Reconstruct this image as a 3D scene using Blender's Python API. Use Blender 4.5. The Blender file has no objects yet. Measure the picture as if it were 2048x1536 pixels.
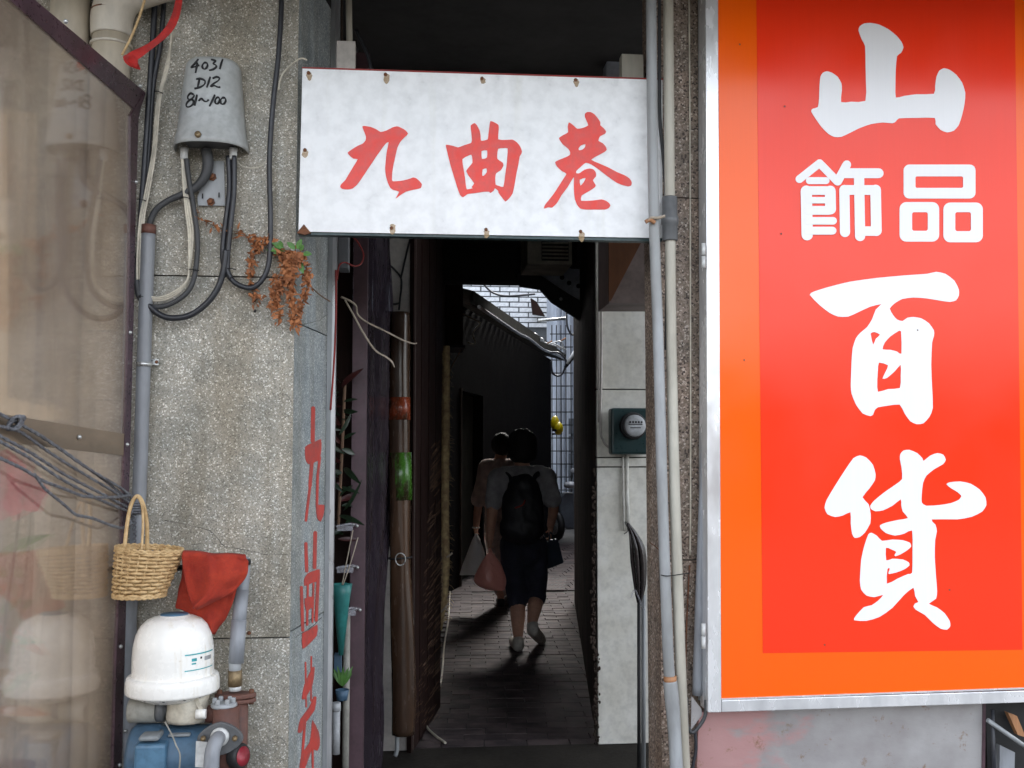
import bpy, bmesh, math, random
from mathutils import Vector, Matrix, noise
random.seed(7)
R = math.radians
scene = bpy.context.scene
col = scene.collection

# ------------------------------------------------------------------ camera
EYE = Vector((0, 0, 1.42)); F = 2048.0
cd = bpy.data.cameras.new('camera'); cam = bpy.data.objects.new('camera', cd); col.objects.link(cam)
cam.location = EYE; cam.rotation_euler = (R(90 + 3.8), 0, R(-5.5))
cd.sensor_width = 36; cd.lens = 36; cd.clip_end = 500; cd.clip_start = 0.05
scene.camera = cam
CM = cam.rotation_euler.to_matrix()
# ------------------------------------------------------------------ world, sun, exposure
SUN_EL, SUN_AZ = 36.0, 20.0        # degrees; azimuth measured from +Y towards +X
w = bpy.data.worlds.new('World'); scene.world = w; w.use_nodes = True
nt = w.node_tree; bg = nt.nodes['Background']
sky = nt.nodes.new('ShaderNodeTexSky'); sky.sky_type = 'NISHITA'; sky.sun_disc = False
sky.sun_elevation = R(SUN_EL); sky.sun_rotation = R(SUN_AZ); sky.dust_density = 4.0; sky.air_density = 1.0
hs = nt.nodes.new('ShaderNodeHueSaturation'); hs.inputs['Saturation'].default_value = 0.30
nt.links.new(sky.outputs[0], hs.inputs['Color']); nt.links.new(hs.outputs[0], bg.inputs[0])
bg.inputs[1].default_value = 0.15
sd = bpy.data.lights.new('sun', 'SUN'); sun = bpy.data.objects.new('sun', sd); col.objects.link(sun)
sd.energy = 0.5; sd.angle = R(12); sd.color = (1.0, 0.97, 0.93)
sdir = Vector((math.sin(R(SUN_AZ)) * math.cos(R(SUN_EL)), math.cos(R(SUN_AZ)) * math.cos(R(SUN_EL)), math.sin(R(SUN_EL))))
sun.rotation_euler = sdir.to_track_quat('Z', 'Y').to_euler(); sun.location = sdir * 30
scene.view_settings.view_transform = 'Standard'; scene.view_settings.look = 'None'
scene.view_settings.gamma = 1.0; scene.view_settings.use_curve_mapping = False
scene.view_settings.exposure = 2.75
try:
    scene.cycles.max_bounces = 10; scene.cycles.diffuse_bounces = 5; scene.cycles.transparent_max_bounces = 12
except Exception: pass

# ------------------------------------------------------------------ placing
def ray(px, py):
    return CM @ Vector(((px - 1024) / F, -(py - 768) / F, -1))
def at(px, py, Y):                       # the point of the wall plane y = Y seen in that direction
    d = ray(px, py); return EYE + d * (Y / d.y)
def gr(px, py):                          # the point of the ground
    d = ray(px, py); return EYE + d * (-EYE.z / d.z)
class Plane:
    def __init__(s, o, n):
        s.o = Vector(o); s.n = Vector(n).normalized(); s.u = Vector((0, 0, 1)).cross(s.n).normalized(); s.v = s.n.cross(s.u)
    def hit(s, px, py, off=0):
        d = ray(px, py); t = (s.o - EYE).dot(s.n) / d.dot(s.n); return EYE + d * t + s.n * off

# ------------------------------------------------------------------ materials
def _mat(name):
    m = bpy.data.materials.new(name); m.use_nodes = True
    t = m.node_tree; return m, t, t.nodes['Principled BSDF']
def ramp(t, stops, interp='LINEAR'):
    r = t.nodes.new('ShaderNodeValToRGB'); r.color_ramp.interpolation = interp
    e = r.color_ramp.elements
    while len(e) < len(stops): e.new(0.5)
    for k, (p, c) in enumerate(stops):
        e[k].position = p; e[k].color = (c[0], c[1], c[2], 1) if hasattr(c, '__len__') else (c, c, c, 1)
    return r
def coords(t, scale=(1, 1, 1), kind='Object'):
    tc = t.nodes.new('ShaderNodeTexCoord'); mp = t.nodes.new('ShaderNodeMapping')
    t.links.new(tc.outputs[kind], mp.inputs[0]); mp.inputs['Scale'].default_value = scale
    return mp.outputs[0]
def nz(t, co, scale, detail=4, rough=.6):
    n = t.nodes.new('ShaderNodeTexNoise'); n.inputs['Scale'].default_value = scale
    n.inputs['Detail'].default_value = detail; n.inputs['Roughness'].default_value = rough
    t.links.new(co, n.inputs['Vector']); return n
def mixc(t, fac, a, b, mode='MIX'):
    m = t.nodes.new('ShaderNodeMix'); m.data_type = 'RGBA'; m.blend_type = mode
    if isinstance(fac, (int, float)): m.inputs[0].default_value = fac
    else: t.links.new(fac, m.inputs[0])
    for i, v in ((6, a), (7, b)):
        if hasattr(v, '__len__'): m.inputs[i].default_value = (v[0], v[1], v[2], 1)
        else: t.links.new(v, m.inputs[i])
    return m.outputs[2]
def bump(t, h, p, strength=.3, dist=.002):
    b = t.nodes.new('ShaderNodeBump'); b.inputs['Strength'].default_value = strength; b.inputs['Distance'].default_value = dist
    t.links.new(h, b.inputs['Height']); t.links.new(b.outputs[0], p.inputs['Normal'])
def mat(name, c, rough=.6, metal=0, c2=None, scale=6, bmp=0, bscale=60, stretch=(1, 1, 1), dirt=.35, spec=None, coat=0, kind='Object', lo=.38, hi=.66):
    m, t, p = _mat(name)
    co = coords(t, stretch, kind)
    if name == 'worn_red_paver':          # every brick its own patch of the pattern
        oi = t.nodes.new('ShaderNodeObjectInfo'); ad = t.nodes.new('ShaderNodeVectorMath'); ad.operation = 'ADD'
        sc_ = t.nodes.new('ShaderNodeVectorMath'); sc_.operation = 'SCALE'; t.links.new(oi.outputs['Location'], sc_.inputs[0]); sc_.inputs['Scale'].default_value = 7.3
        t.links.new(co, ad.inputs[0]); t.links.new(sc_.outputs[0], ad.inputs[1]); co = ad.outputs[0]
    n = nz(t, co, scale)
    if c2 is None: c2 = tuple(x * (1 - dirt) for x in c)
    r = ramp(t, [(lo, c2), (hi, c)]); t.links.new(n.outputs[0], r.inputs[0])
    n2 = nz(t, co, scale * 9, 3)
    r2 = ramp(t, [(.3, .95 if name == 'cream_white_enamel' else .82), (.6, 1.0)]); t.links.new(n2.outputs[0], r2.inputs[0])
    t.links.new(mixc(t, 1.0, r.outputs[0], r2.outputs[0], 'MULTIPLY'), p.inputs['Base Color'])
    rr = ramp(t, [(.3, max(rough - .1, 0.02)), (.7, min(rough + .12, 1))]); t.links.new(n2.outputs[0], rr.inputs[0]); t.links.new(rr.outputs[0], p.inputs['Roughness'])
    p.inputs['Metallic'].default_value = metal
    if spec is not None: p.inputs['Specular IOR Level'].default_value = spec
    if coat: p.inputs['Coat Weight'].default_value = coat; p.inputs['Coat Roughness'].default_value = .08
    if bmp:
        n3 = nz(t, co, bscale, 5); bump(t, n3.outputs[0], p, bmp, .004)
    return m
def pebble(name, dark, base, mid, light, stain, scale=210, white=.9, tint=None):
    m, t, p = _mat(name)
    co = coords(t)
    v = t.nodes.new('ShaderNodeTexVoronoi'); v.inputs['Scale'].default_value = scale; t.links.new(co, v.inputs['Vector'])
    sp = t.nodes.new('ShaderNodeSeparateColor'); t.links.new(v.outputs['Color'], sp.inputs[0])
    r = ramp(t, [(0, dark), (.11, base), (.5, mid), (white, light)], 'CONSTANT'); t.links.new(sp.outputs[0], r.inputs[0])
    v2 = t.nodes.new('ShaderNodeTexVoronoi'); v2.inputs['Scale'].default_value = scale * 2.3; t.links.new(co, v2.inputs['Vector'])
    sp2 = t.nodes.new('ShaderNodeSeparateColor'); t.links.new(v2.outputs['Color'], sp2.inputs[0])
    r2 = ramp(t, [(0, .74), (.5, 1.0), (.9, 1.15)]); t.links.new(sp2.outputs[1], r2.inputs[0])
    c = mixc(t, 1.0, r.outputs[0], r2.outputs[0], 'MULTIPLY')
    n = nz(t, coords(t, (1, 1, .5), 'Object'), 2.6, 6, .62)
    r3 = ramp(t, [(.36, stain), (.62, (1, 1, 1))]); t.links.new(n.outputs[0], r3.inputs[0])
    c = mixc(t, 1.0, c, r3.outputs[0], 'MULTIPLY')
    n4 = nz(t, co, 9, 5, .7); r4 = ramp(t, [(.35, (.72, .74, .74)), (.6, (1.05, 1.03, 1.0))]); t.links.new(n4.outputs[0], r4.inputs[0])
    c = mixc(t, 1.0, c, r4.outputs[0], 'MULTIPLY')
    n5 = nz(t, coords(t, (1, 1, .07)), 11, 4, .6); r5 = ramp(t, [(.40, (.80, .77, .72)), (.55, (1, 1, 1))]); t.links.new(n5.outputs[0], r5.inputs[0])
    c = mixc(t, 1.0, c, r5.outputs[0], 'MULTIPLY')
    t.links.new(c, p.inputs['Base Color']); p.inputs['Roughness'].default_value = .62
    bump(t, v.outputs['Distance'], p, -.5, .003)
    return m
M = {}
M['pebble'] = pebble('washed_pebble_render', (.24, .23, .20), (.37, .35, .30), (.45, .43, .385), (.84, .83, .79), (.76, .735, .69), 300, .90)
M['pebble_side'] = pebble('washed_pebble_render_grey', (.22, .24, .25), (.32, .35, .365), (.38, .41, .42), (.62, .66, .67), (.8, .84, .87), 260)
M['pebble_brown'] = pebble('washed_pebble_brown', (.08, .055, .045), (.25, .20, .16), (.38, .31, .265), (.68, .61, .55), (.6, .52, .47), 190)
M['mortar'] = mat('old_mortar', (.10, .095, .085), .9, bmp=.3)
M['asphalt'] = mat('street_concrete', (.13, .128, .12), .85, bmp=.4, scale=2)
M['lane'] = mat('lane_mortar', (.035, .032, .03), .9, bmp=.4)
M['paver'] = mat('worn_red_paver', (.115, .088, .086), .78, c2=(.050, .040, .042), scale=5, bmp=.35, spec=.16)
M['step'] = mat('dark_step_concrete', (.032, .028, .023), .85, bmp=.4, scale=4, spec=.15)
M['signwhite'] = mat('weathered_white_enamel', (.90, .905, .915), .35, c2=(.86, .875, .89), scale=2.2, spec=.4)
M['signred'] = mat('sign_red_vinyl', (.84, .052, .036), .4, dirt=.1, scale=4)
M['spray'] = mat('red_spray_paint', (.55, .055, .04), .55, c2=(.36, .06, .05), scale=22, lo=.3, hi=.55)
def sign_dirt():
    m = M['signwhite']; t = m.node_tree; p = t.nodes['Principled BSDF']; src = p.inputs['Base Color'].links[0].from_socket
    n = nz(t, coords(t, (1, 1, .06)), 16, 5, .6); r = ramp(t, [(.56, (1, 1, 1)), (.76, (.93, .925, .89))]); t.links.new(n.outputs[0], r.inputs[0])
    n2 = nz(t, coords(t), 48, 6, .8); r2 = ramp(t, [(.66, (1, 1, 1)), (.78, (.70, .68, .64))]); t.links.new(n2.outputs[0], r2.inputs[0])
    t.links.new(mixc(t, 1.0, mixc(t, 1.0, src, r.outputs[0], 'MULTIPLY'), r2.outputs[0], 'MULTIPLY'), p.inputs['Base Color'])
sign_dirt()
M['metal'] = mat('brushed_aluminium', (.62, .64, .66), .33, .75, c2=(.45, .46, .48), scale=3, stretch=(1, 1, .25))
M['alu'] = mat('light_aluminium_frame', (.88, .89, .90), .22, .45, c2=(.70, .71, .73), scale=2, stretch=(1, 1, .4))
M['strip'] = mat('grey_painted_steel', (.36, .38, .39), .45, .2, scale=5, stretch=(1, 1, .2))
M['pvcgrey'] = mat('grey_pvc', (.28, .30, .33), .42, c2=(.21, .215, .225), scale=5, stretch=(1, 1, .3))
M['pvclight'] = mat('pale_grey_pvc', (.38, .40, .42), .4, c2=(.25, .255, .25), scale=4, stretch=(1, 1, .3))
M['pvccream'] = mat('cream_pvc', (.52, .50, .43), .45, c2=(.36, .33, .27), scale=4, stretch=(1, 1, .3))
M['pvcold'] = mat('aged_beige_pvc', (.66, .61, .53), .5, c2=(.48, .41, .31), scale=3, stretch=(1, 1, .4))
M['pvcdark'] = mat('dark_grey_pvc', (.13, .135, .14), .45)
M['rubber'] = mat('black_cable', (.028, .03, .038), .4, scale=12)
M['rubbergrey'] = mat('dusty_black_cable', (.06, .062, .066), .55, scale=10, bmp=.1)
M['cream'] = mat('cream_cable', (.72, .66, .54), .5, scale=20)
M['whiteplastic'] = mat('white_plastic', (.66, .67, .66), .38, c2=(.52, .53, .52), scale=8)
M['boxwhite'] = mat('weathered_grey_white_plastic', (.50, .52, .52), .42, c2=(.40, .41, .40), scale=6)
M['ink'] = mat('black_marker', (.012, .012, .014), .5)
M['rust'] = mat('rust', (.22, .085, .035), .85, c2=(.10, .045, .03), scale=40, bmp=.4)
M['castiron'] = mat('brown_cast_iron', (.16, .065, .045), .6, c2=(.085, .042, .034), scale=18, bmp=.35)
M['brass'] = mat('dull_brass', (.30, .22, .12), .5, .5, c2=(.13, .09, .05), scale=25)
M['tank'] = mat('cream_white_enamel', (.87, .86, .82), .25, c2=(.80, .77, .70), scale=3.2, lo=.2, hi=.45)
def tank_mat():
    m = M['tank']; t = m.node_tree; p = t.nodes['Principled BSDF']; src = p.inputs['Base Color'].links[0].from_socket
    n = nz(t, coords(t, (1, 1, .10)), 26, 5, .65); r = ramp(t, [(.55, (1, 1, 1)), (.74, (.80, .74, .64))]); t.links.new(n.outputs[0], r.inputs[0])
    n2 = nz(t, coords(t), 55, 6, .75); r2 = ramp(t, [(.62, (1, 1, 1)), (.74, (.72, .66, .58))]); t.links.new(n2.outputs[0], r2.inputs[0])
    t.links.new(mixc(t, 1.0, mixc(t, 1.0, src, r.outputs[0], 'MULTIPLY'), r2.outputs[0], 'MULTIPLY'), p.inputs['Base Color'])
tank_mat()
M['tankneck'] = mat('cream_cast_plastic', (.68, .64, .54), .4, c2=(.5, .44, .34), scale=12)
M['blue'] = mat('blue_motor_paint', (.09, .20, .31), .42, c2=(.055, .12, .19), scale=8)
M['bluedark'] = mat('faded_blue_paint', (.07, .14, .22), .5, scale=9)
M['dustblue'] = mat('dusty_grey_top', (.24, .26, .27), .7, scale=9)
M['taupe'] = mat('taupe_plastic', (.36, .35, .31), .5, scale=9)
M['teal'] = mat('teal_print', (.05, .42, .46), .5)
M['redprint'] = mat('gauge_red', (.32, .025, .04), .4)
M['willow'] = mat('willow_cane', (.66, .46, .23), .5, c2=(.40, .24, .10), scale=45, lo=.3, hi=.6)
M['terry'] = mat('red_terry_cloth', (.50, .050, .022), .95, c2=(.36, .03, .015), scale=20, bmp=1.0, bscale=420)
M['ribbon'] = mat('red_ribbon', (.50, .014, .009), .65, c2=(.30, .01, .007), scale=30, bmp=.5, bscale=60)
M['redstring'] = mat('red_string', (.33, .03, .025), .6)
M['deadleaf'] = mat('dead_leaf', (.44, .17, .065), .8, c2=(.20, .07, .03), scale=30, lo=.3, hi=.6)
M['leaf'] = mat('green_leaf', (.10, .26, .05), .5, c2=(.06, .15, .03), scale=30)
M['leafdark'] = mat('dark_green_leaf', (.012, .03, .012), .35, scale=20)
M['leafred'] = mat('dark_red_leaf', (.06, .012, .012), .4, scale=20)
M['stem'] = mat('dry_stem', (.22, .13, .08), .8, scale=30)
M['twig'] = mat('pale_twig', (.50, .42, .33), .7, scale=40)
M['purple'] = mat('dark_purple_painted_metal', (.085, .045, .06), .32, c2=(.05, .028, .036), scale=8)
M['plum'] = mat('plum_steel_post', (.11, .06, .075), .5, scale=10, bmp=.1)
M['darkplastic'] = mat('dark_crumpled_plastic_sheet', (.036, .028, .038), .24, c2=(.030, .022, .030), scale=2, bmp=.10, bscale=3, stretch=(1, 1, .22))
M['rollplastic'] = mat('brown_tinted_plastic_roll', (.10, .055, .032), .18, c2=(.05, .03, .02), scale=7, bmp=.4, bscale=9, stretch=(1, 1, .2))
M['bandred'] = mat('red_print_band', (.27, .055, .022), .22, scale=16, c2=(.075, .035, .02), lo=.42, hi=.54, stretch=(1, 1, .5))
M['bandgreen'] = mat('green_print_band', (.055, .17, .02), .22, scale=16, c2=(.05, .045, .02), lo=.42, hi=.54, stretch=(1, 1, .5))
M['board'] = mat('dark_stained_board', (.035, .018, .015), .7, scale=12, stretch=(1, 1, .15), bmp=.2, spec=.12)
M['coir'] = mat('coir_fibre', (.58, .44, .22), .9, c2=(.30, .20, .11), scale=30, bmp=.7, bscale=60)
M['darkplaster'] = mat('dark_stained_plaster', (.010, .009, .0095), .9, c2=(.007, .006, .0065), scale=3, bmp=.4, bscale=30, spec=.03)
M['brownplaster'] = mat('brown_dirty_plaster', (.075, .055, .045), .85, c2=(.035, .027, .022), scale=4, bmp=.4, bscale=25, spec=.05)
M['whitewall'] = mat('dirty_white_plaster', (.82, .81, .76), .75, c2=(.66, .64, .57), scale=3.5, bmp=.12, bscale=20)
M['whiteold'] = mat('old_whitewash', (.62, .58, .54), .85, c2=(.46, .43, .40), scale=5, bmp=.15)
M['bluegrey'] = mat('blue_grey_plaster', (.55, .59, .66), .8, scale=5, bmp=.2)
M['ceiling'] = mat('sooty_ceiling', (.055, .05, .048), .9, scale=3)
M['wood'] = mat('red_brown_wood', (.22, .085, .035), .55, scale=14, stretch=(1, 1, .2))
M['woodorange'] = mat('orange_brown_wood', (.42, .20, .09), .55, scale=10, stretch=(1, 1, .15))
M['polewood'] = mat('weathered_pole', (.34, .19, .11), .7, scale=10, stretch=(1, 1, .15))
M['railtan'] = mat('tan_painted_rail', (.24, .18, .125), .5, scale=10, stretch=(.3, .3, 1))
M['pinkbox'] = mat('dusty_pink_panel', (.34, .27, .25), .7, scale=6)
M['metergreen'] = mat('dark_green_enamel', (.012, .045, .048), .35, scale=10)
M['ac'] = mat('yellowed_ac_plastic', (.62, .60, .50), .55, scale=8)
M['black'] = mat('matt_black', (.012, .012, .013), .6)
M['umbrella'] = mat('black_glossy_film', (.03, .022, .022), .16, bmp=.5, bscale=30)
M['tile'] = mat('white_glazed_tile', (.86, .89, .93), .25, c2=(.76, .79, .83), scale=3)
M['grout'] = mat('dark_grout', (.12, .13, .14), .9)
M['farwall'] = mat('pale_blue_grey_wall', (.60, .65, .73), .6, c2=(.42, .46, .53), scale=4, stretch=(3, 1, .3))
M['fardark'] = mat('slate_panel', (.13, .15, .18), .5, scale=5)
M['corrugated'] = mat('dull_corrugated_iron', (.16, .16, .14), .5, .4, scale=6)
M['fascia'] = mat('mossy_dark_fascia', (.045, .045, .036), .85, scale=6, spec=.1)
M['galv'] = mat('galvanised_steel', (.62, .63, .62), .3, .7, scale=8)
M['yellow'] = mat('yellow_plastic', (.95, .75, .01), .35, scale=5)
M['scooterwhite'] = mat('white_scooter_paint', (.6, .62, .66), .25, scale=8)
M['skin'] = mat('skin', (.55, .30, .21), .55, dirt=.15, scale=10)
M['hair'] = mat('black_hair', (.012, .010, .010), .75, scale=40, stretch=(1, 1, .1), bmp=.4, bscale=80)
M['shirtgrey'] = mat('grey_cotton', (.40, .39, .41), .9, scale=14, bmp=.2, bscale=200)
M['shirtpink'] = mat('pale_pink_cotton', (.55, .42, .38), .9, scale=14, bmp=.2, bscale=200)
M['navy'] = mat('navy_cloth', (.016, .018, .035), .85, scale=14)
M['pack'] = mat('black_nylon', (.010, .009, .014), .6, scale=14, bmp=.2, bscale=90)
M['shoe'] = mat('white_canvas', (.50, .47, .42), .7, scale=20)
M['bluebag'] = mat('dark_blue_paper', (.035, .05, .075), .6)
M['cord'] = mat('grey_twisted_cord', (.19, .20, .22), .75, c2=(.09, .09, .10), scale=70, bmp=1.0, bscale=150)
M['curtain'] = mat('cream_scalloped_cloth', (.78, .66, .48), .9, dirt=.15, scale=12)
M['petal'] = mat('pink_petal', (.60, .08, .14), .6, c2=(.42, .05, .09), scale=18)
M['vase'] = mat('turquoise_plastic', (.04, .25, .235), .4, scale=9)
M['opaque'] = mat('grey_white_pot', (.52, .54, .56), .5, scale=9)

def sheet_mat():
    m, t, p = _mat('dusty_clear_acrylic'); t.nodes.remove(p); out = t.nodes['Material Output']
    tr = t.nodes.new('ShaderNodeBsdfTransparent'); tr.inputs[0].default_value = (.93, .87, .80, 1)
    gl = t.nodes.new('ShaderNodeBsdfGlossy'); gl.inputs['Roughness'].default_value = .075; gl.inputs[0].default_value = (1, 1, 1, 1)
    df = t.nodes.new('ShaderNodeBsdfDiffuse'); df.inputs[0].default_value = (.36, .30, .265, 1)
    n = nz(t, coords(t, (1, 1, .35)), 5, 5); r = ramp(t, [(.3, .14), (.75, .36)]); t.links.new(n.outputs[0], r.inputs[0])
    rf = t.nodes.new('ShaderNodeBsdfRefraction'); rf.inputs['Roughness'].default_value = .2; rf.inputs['IOR'].default_value = 1.12; rf.inputs[0].default_value = (.93, .86, .78, 1)
    m0 = t.nodes.new('ShaderNodeMixShader'); m0.inputs[0].default_value = .42; t.links.new(tr.outputs[0], m0.inputs[1]); t.links.new(rf.outputs[0], m0.inputs[2]); tr = m0
    a = t.nodes.new('ShaderNodeMixShader'); t.links.new(r.outputs[0], a.inputs[0]); t.links.new(tr.outputs[0], a.inputs[1]); t.links.new(df.outputs[0], a.inputs[2])
    lw_ = t.nodes.new('ShaderNodeLayerWeight'); lw_.inputs[0].default_value = .5
    pw = t.nodes.new('ShaderNodeMath'); pw.operation = 'POWER'; t.links.new(lw_.outputs['Facing'], pw.inputs[0]); pw.inputs[1].default_value = 2.7
    fr = t.nodes.new('ShaderNodeMath'); fr.operation = 'MULTIPLY_ADD'; t.links.new(pw.outputs[0], fr.inputs[0]); fr.inputs[1].default_value = .7; fr.inputs[2].default_value = .05
    b = t.nodes.new('ShaderNodeMixShader'); t.links.new(fr.outputs[0], b.inputs[0]); t.links.new(a.outputs[0], b.inputs[1]); t.links.new(gl.outputs[0], b.inputs[2])
    t.links.new(b.outputs[0], out.inputs[0]); return m
M['sheet'] = sheet_mat()
def film(name, c, a):
    m, t, p = _mat(name); p.inputs['Base Color'].default_value = (*c, 1); p.inputs['Roughness'].default_value = .3
    p.inputs['Alpha'].default_value = a; p.inputs['Specular IOR Level'].default_value = .6
    n = nz(t, coords(t), 14, 4); bump(t, n.outputs[0], p, .8, .02); return m
M['bagwhite'] = film('thin_white_plastic_bag', (.85, .87, .88), .9)
M['bagpink'] = film('thin_pink_plastic_bag', (.72, .30, .25), .95)
M['clear'] = film('clear_acrylic_holder', (.5, .5, .55), .35)
def acrylic(name, c):
    # printed flex face behind a glossy skin with fine vertical ribs
    m, t, p = _mat(name)
    co = coords(t, (1, 1, .02)); n = nz(t, co, 170, 2)
    r = ramp(t, [(.3, tuple(x * .975 for x in c)), (.7, c)]); t.links.new(n.outputs[0], r.inputs[0])
    t.links.new(r.outputs[0], p.inputs['Base Color']); p.inputs['Roughness'].default_value = .16
    n2 = nz(t, coords(t), 3.0, 3); rr = ramp(t, [(.3, .12), (.75, .26)]); t.links.new(n2.outputs[0], rr.inputs[0]); t.links.new(rr.outputs[0], p.inputs['Roughness'])
    p.inputs['IOR'].default_value = 1.42
    bump(t, n.outputs[0], p, .05, .002); return m
M['boxred'] = acrylic('glossy_red_face', (.90, .038, .008))
M['boxorange'] = acrylic('glossy_orange_face', (.95, .115, .002))
M['boxletters'] = acrylic('glossy_white_letters', (.84, .84, .86))
def stained_metal():
    m, t, p = _mat('stained_metal_sheet')
    co = coords(t)
    n = nz(t, co, 3.5, 5); r = ramp(t, [(.35, (.30, .28, .28)), (.6, (.42, .41, .41))]); t.links.new(n.outputs[0], r.inputs[0])
    # pinkish noise patches, stronger at the left, rust specks
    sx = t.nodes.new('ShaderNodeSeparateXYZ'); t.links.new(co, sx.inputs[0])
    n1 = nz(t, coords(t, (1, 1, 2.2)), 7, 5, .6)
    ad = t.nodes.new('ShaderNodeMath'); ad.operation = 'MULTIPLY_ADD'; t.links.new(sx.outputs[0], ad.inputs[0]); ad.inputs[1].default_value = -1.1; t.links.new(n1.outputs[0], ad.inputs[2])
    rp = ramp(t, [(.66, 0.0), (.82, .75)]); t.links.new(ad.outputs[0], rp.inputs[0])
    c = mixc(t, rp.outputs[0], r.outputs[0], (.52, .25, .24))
    n3 = nz(t, co, 22, 6, .75); r3 = ramp(t, [(.60, 0.0), (.70, .8)]); t.links.new(n3.outputs[0], r3.inputs[0])
    c = mixc(t, r3.outputs[0], c, (.24, .14, .07))
    t.links.new(c, p.inputs['Base Color']); p.inputs['Metallic'].default_value = .35; p.inputs['Roughness'].default_value = .42
    bump(t, n1.outputs[0], p, .08, .02); return m
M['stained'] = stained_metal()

# ------------------------------------------------------------------ mesh building
WL = {}                                   # world position of every object made here
class MB:
    def __init__(s): s.v = []; s.f = []; s.sm = []
    def add(s, vs, fs, smooth=False):
        b = len(s.v); s.v += [Vector(v) for v in vs]; s.f += [tuple(b + i for i in f) for f in fs]; s.sm += [smooth] * len(fs); return s
    def box(s, a, b):
        x0, y0, z0 = min(a[0], b[0]), min(a[1], b[1]), min(a[2], b[2]); x1, y1, z1 = max(a[0], b[0]), max(a[1], b[1]), max(a[2], b[2])
        return s.add([(x0, y0, z0), (x1, y0, z0), (x1, y1, z0), (x0, y1, z0), (x0, y0, z1), (x1, y0, z1), (x1, y1, z1), (x0, y1, z1)],
              [(0, 3, 2, 1), (4, 5, 6, 7), (0, 1, 5, 4), (1, 2, 6, 5), (2, 3, 7, 6), (3, 0, 4, 7)])
    def slab(s, pts, n, t):               # polygon pts thickened by t along -n
        n = Vector(n).normalized(); k = len(pts); p = [Vector(q) for q in pts]
        nn = (p[1] - p[0]).cross(p[2] - p[0])
        if k > 3: nn = sum(((p[i]).cross(p[(i + 1) % k]) for i in range(k)), Vector((0, 0, 0)))
        if nn.dot(n) < 0: p = p[::-1]
        q = [a - n * t for a in p]
        return s.add(p + q, [tuple(range(k)), tuple(range(2 * k - 1, k - 1, -1))] + [(i, k + i, k + (i + 1) % k, (i + 1) % k) for i in range(k)])
    def prism(s, foot, z0, z1):
        p = [Vector((a[0], a[1], z1)) for a in foot]; return s.slab(p, (0, 0, 1), z1 - z0)
    def tube(s, pts, r, seg=10, sub=6, caps=True, flat=1.0):
        P = [Vector(p) for p in pts]
        rs = list(r) if hasattr(r, '__len__') else [r] * len(P)
        if sub > 1 and len(P) > 2:
            Q = []; Rr = []
            for i in range(len(P) - 1):
                p0, p1, p2, p3 = P[max(i - 1, 0)], P[i], P[i + 1], P[min(i + 2, len(P) - 1)]
                for k in range(sub):
                    u = k / sub; u2, u3 = u * u, u * u * u
                    Q.append(.5 * ((2 * p1) + (p2 - p0) * u + (2 * p0 - 5 * p1 + 4 * p2 - p3) * u2 + (3 * p1 - p0 - 3 * p2 + p3) * u3))
                    Rr.append(rs[i] + (rs[i + 1] - rs[i]) * u)
            Q.append(P[-1]); Rr.append(rs[-1]); P, rs = Q, Rr
        T = [(P[min(i + 1, len(P) - 1)] - P[max(i - 1, 0)]).normalized() for i in range(len(P))]
        N = T[0].orthogonal().normalized(); vs = []
        for i, p in enumerate(P):
            if i: N = (N - T[i] * N.dot(T[i])).normalized()
            B = T[i].cross(N)
            for k in range(seg):
                a = 2 * math.pi * k / seg; vs.append(p + (N * math.cos(a) + B * math.sin(a) * flat) * rs[i])
        fs = [(i * seg + k, i * seg + (k + 1) % seg, (i + 1) * seg + (k + 1) % seg, (i + 1) * seg + k) for i in range(len(P) - 1) for k in range(seg)]
        s.add(vs, fs, True)
        if caps:
            b = len(s.v) - len(vs)
            s.f += [tuple(b + k for k in range(seg - 1, -1, -1)), tuple(b + (len(P) - 1) * seg + k for k in range(seg))]; s.sm += [False, False]
        return s
    def lathe(s, c, prof, seg=32, axis=(0, 0, 1), smooth=True, caps=True):
        c = Vector(c); ax = Vector(axis).normalized(); N = ax.orthogonal().normalized(); B = ax.cross(N); vs = []
        for (r, h) in prof:
            for k in range(seg):
                a = 2 * math.pi * k / seg; vs.append(c + ax * h + (N * math.cos(a) + B * math.sin(a)) * r)
        n = len(prof)
        fs = [(i * seg + k, i * seg + (k + 1) % seg, (i + 1) * seg + (k + 1) % seg, (i + 1) * seg + k) for i in range(n - 1) for k in range(seg)]
        s.add(vs, fs, smooth)
        if caps:
            b = len(s.v) - len(vs); s.f += [tuple(b + k for k in range(seg - 1, -1, -1)), tuple(b + (n - 1) * seg + k for k in range(seg))]; s.sm += [False, False]
        return s
    def ball(s, c, r, seg=16, rings=10, mtx=None):
        c = Vector(c); r = Vector(r) if hasattr(r, '__len__') else Vector((r, r, r)); vs = []
        for i in range(rings + 1):
            th = math.pi * i / rings
            for k in range(seg):
                a = 2 * math.pi * k / seg; q = Vector((r.x * math.sin(th) * math.cos(a), r.y * math.sin(th) * math.sin(a), r.z * math.cos(th)))
                if mtx: q = mtx @ q
                vs.append(c + q)
        return s.add(vs, [(i * seg + k, (i + 1) * seg + k, (i + 1) * seg + (k + 1) % seg, i * seg + (k + 1) % seg) for i in range(rings) for k in range(seg)], True)
    def mesh(s, name, m, origin):
        me = bpy.data.meshes.new(name); me.from_pydata([v - origin for v in s.v], [], s.f)
        me.polygons.foreach_set('use_smooth', s.sm); me.validate(); me.update()
        me.materials.append(M[m]); return me
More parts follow.
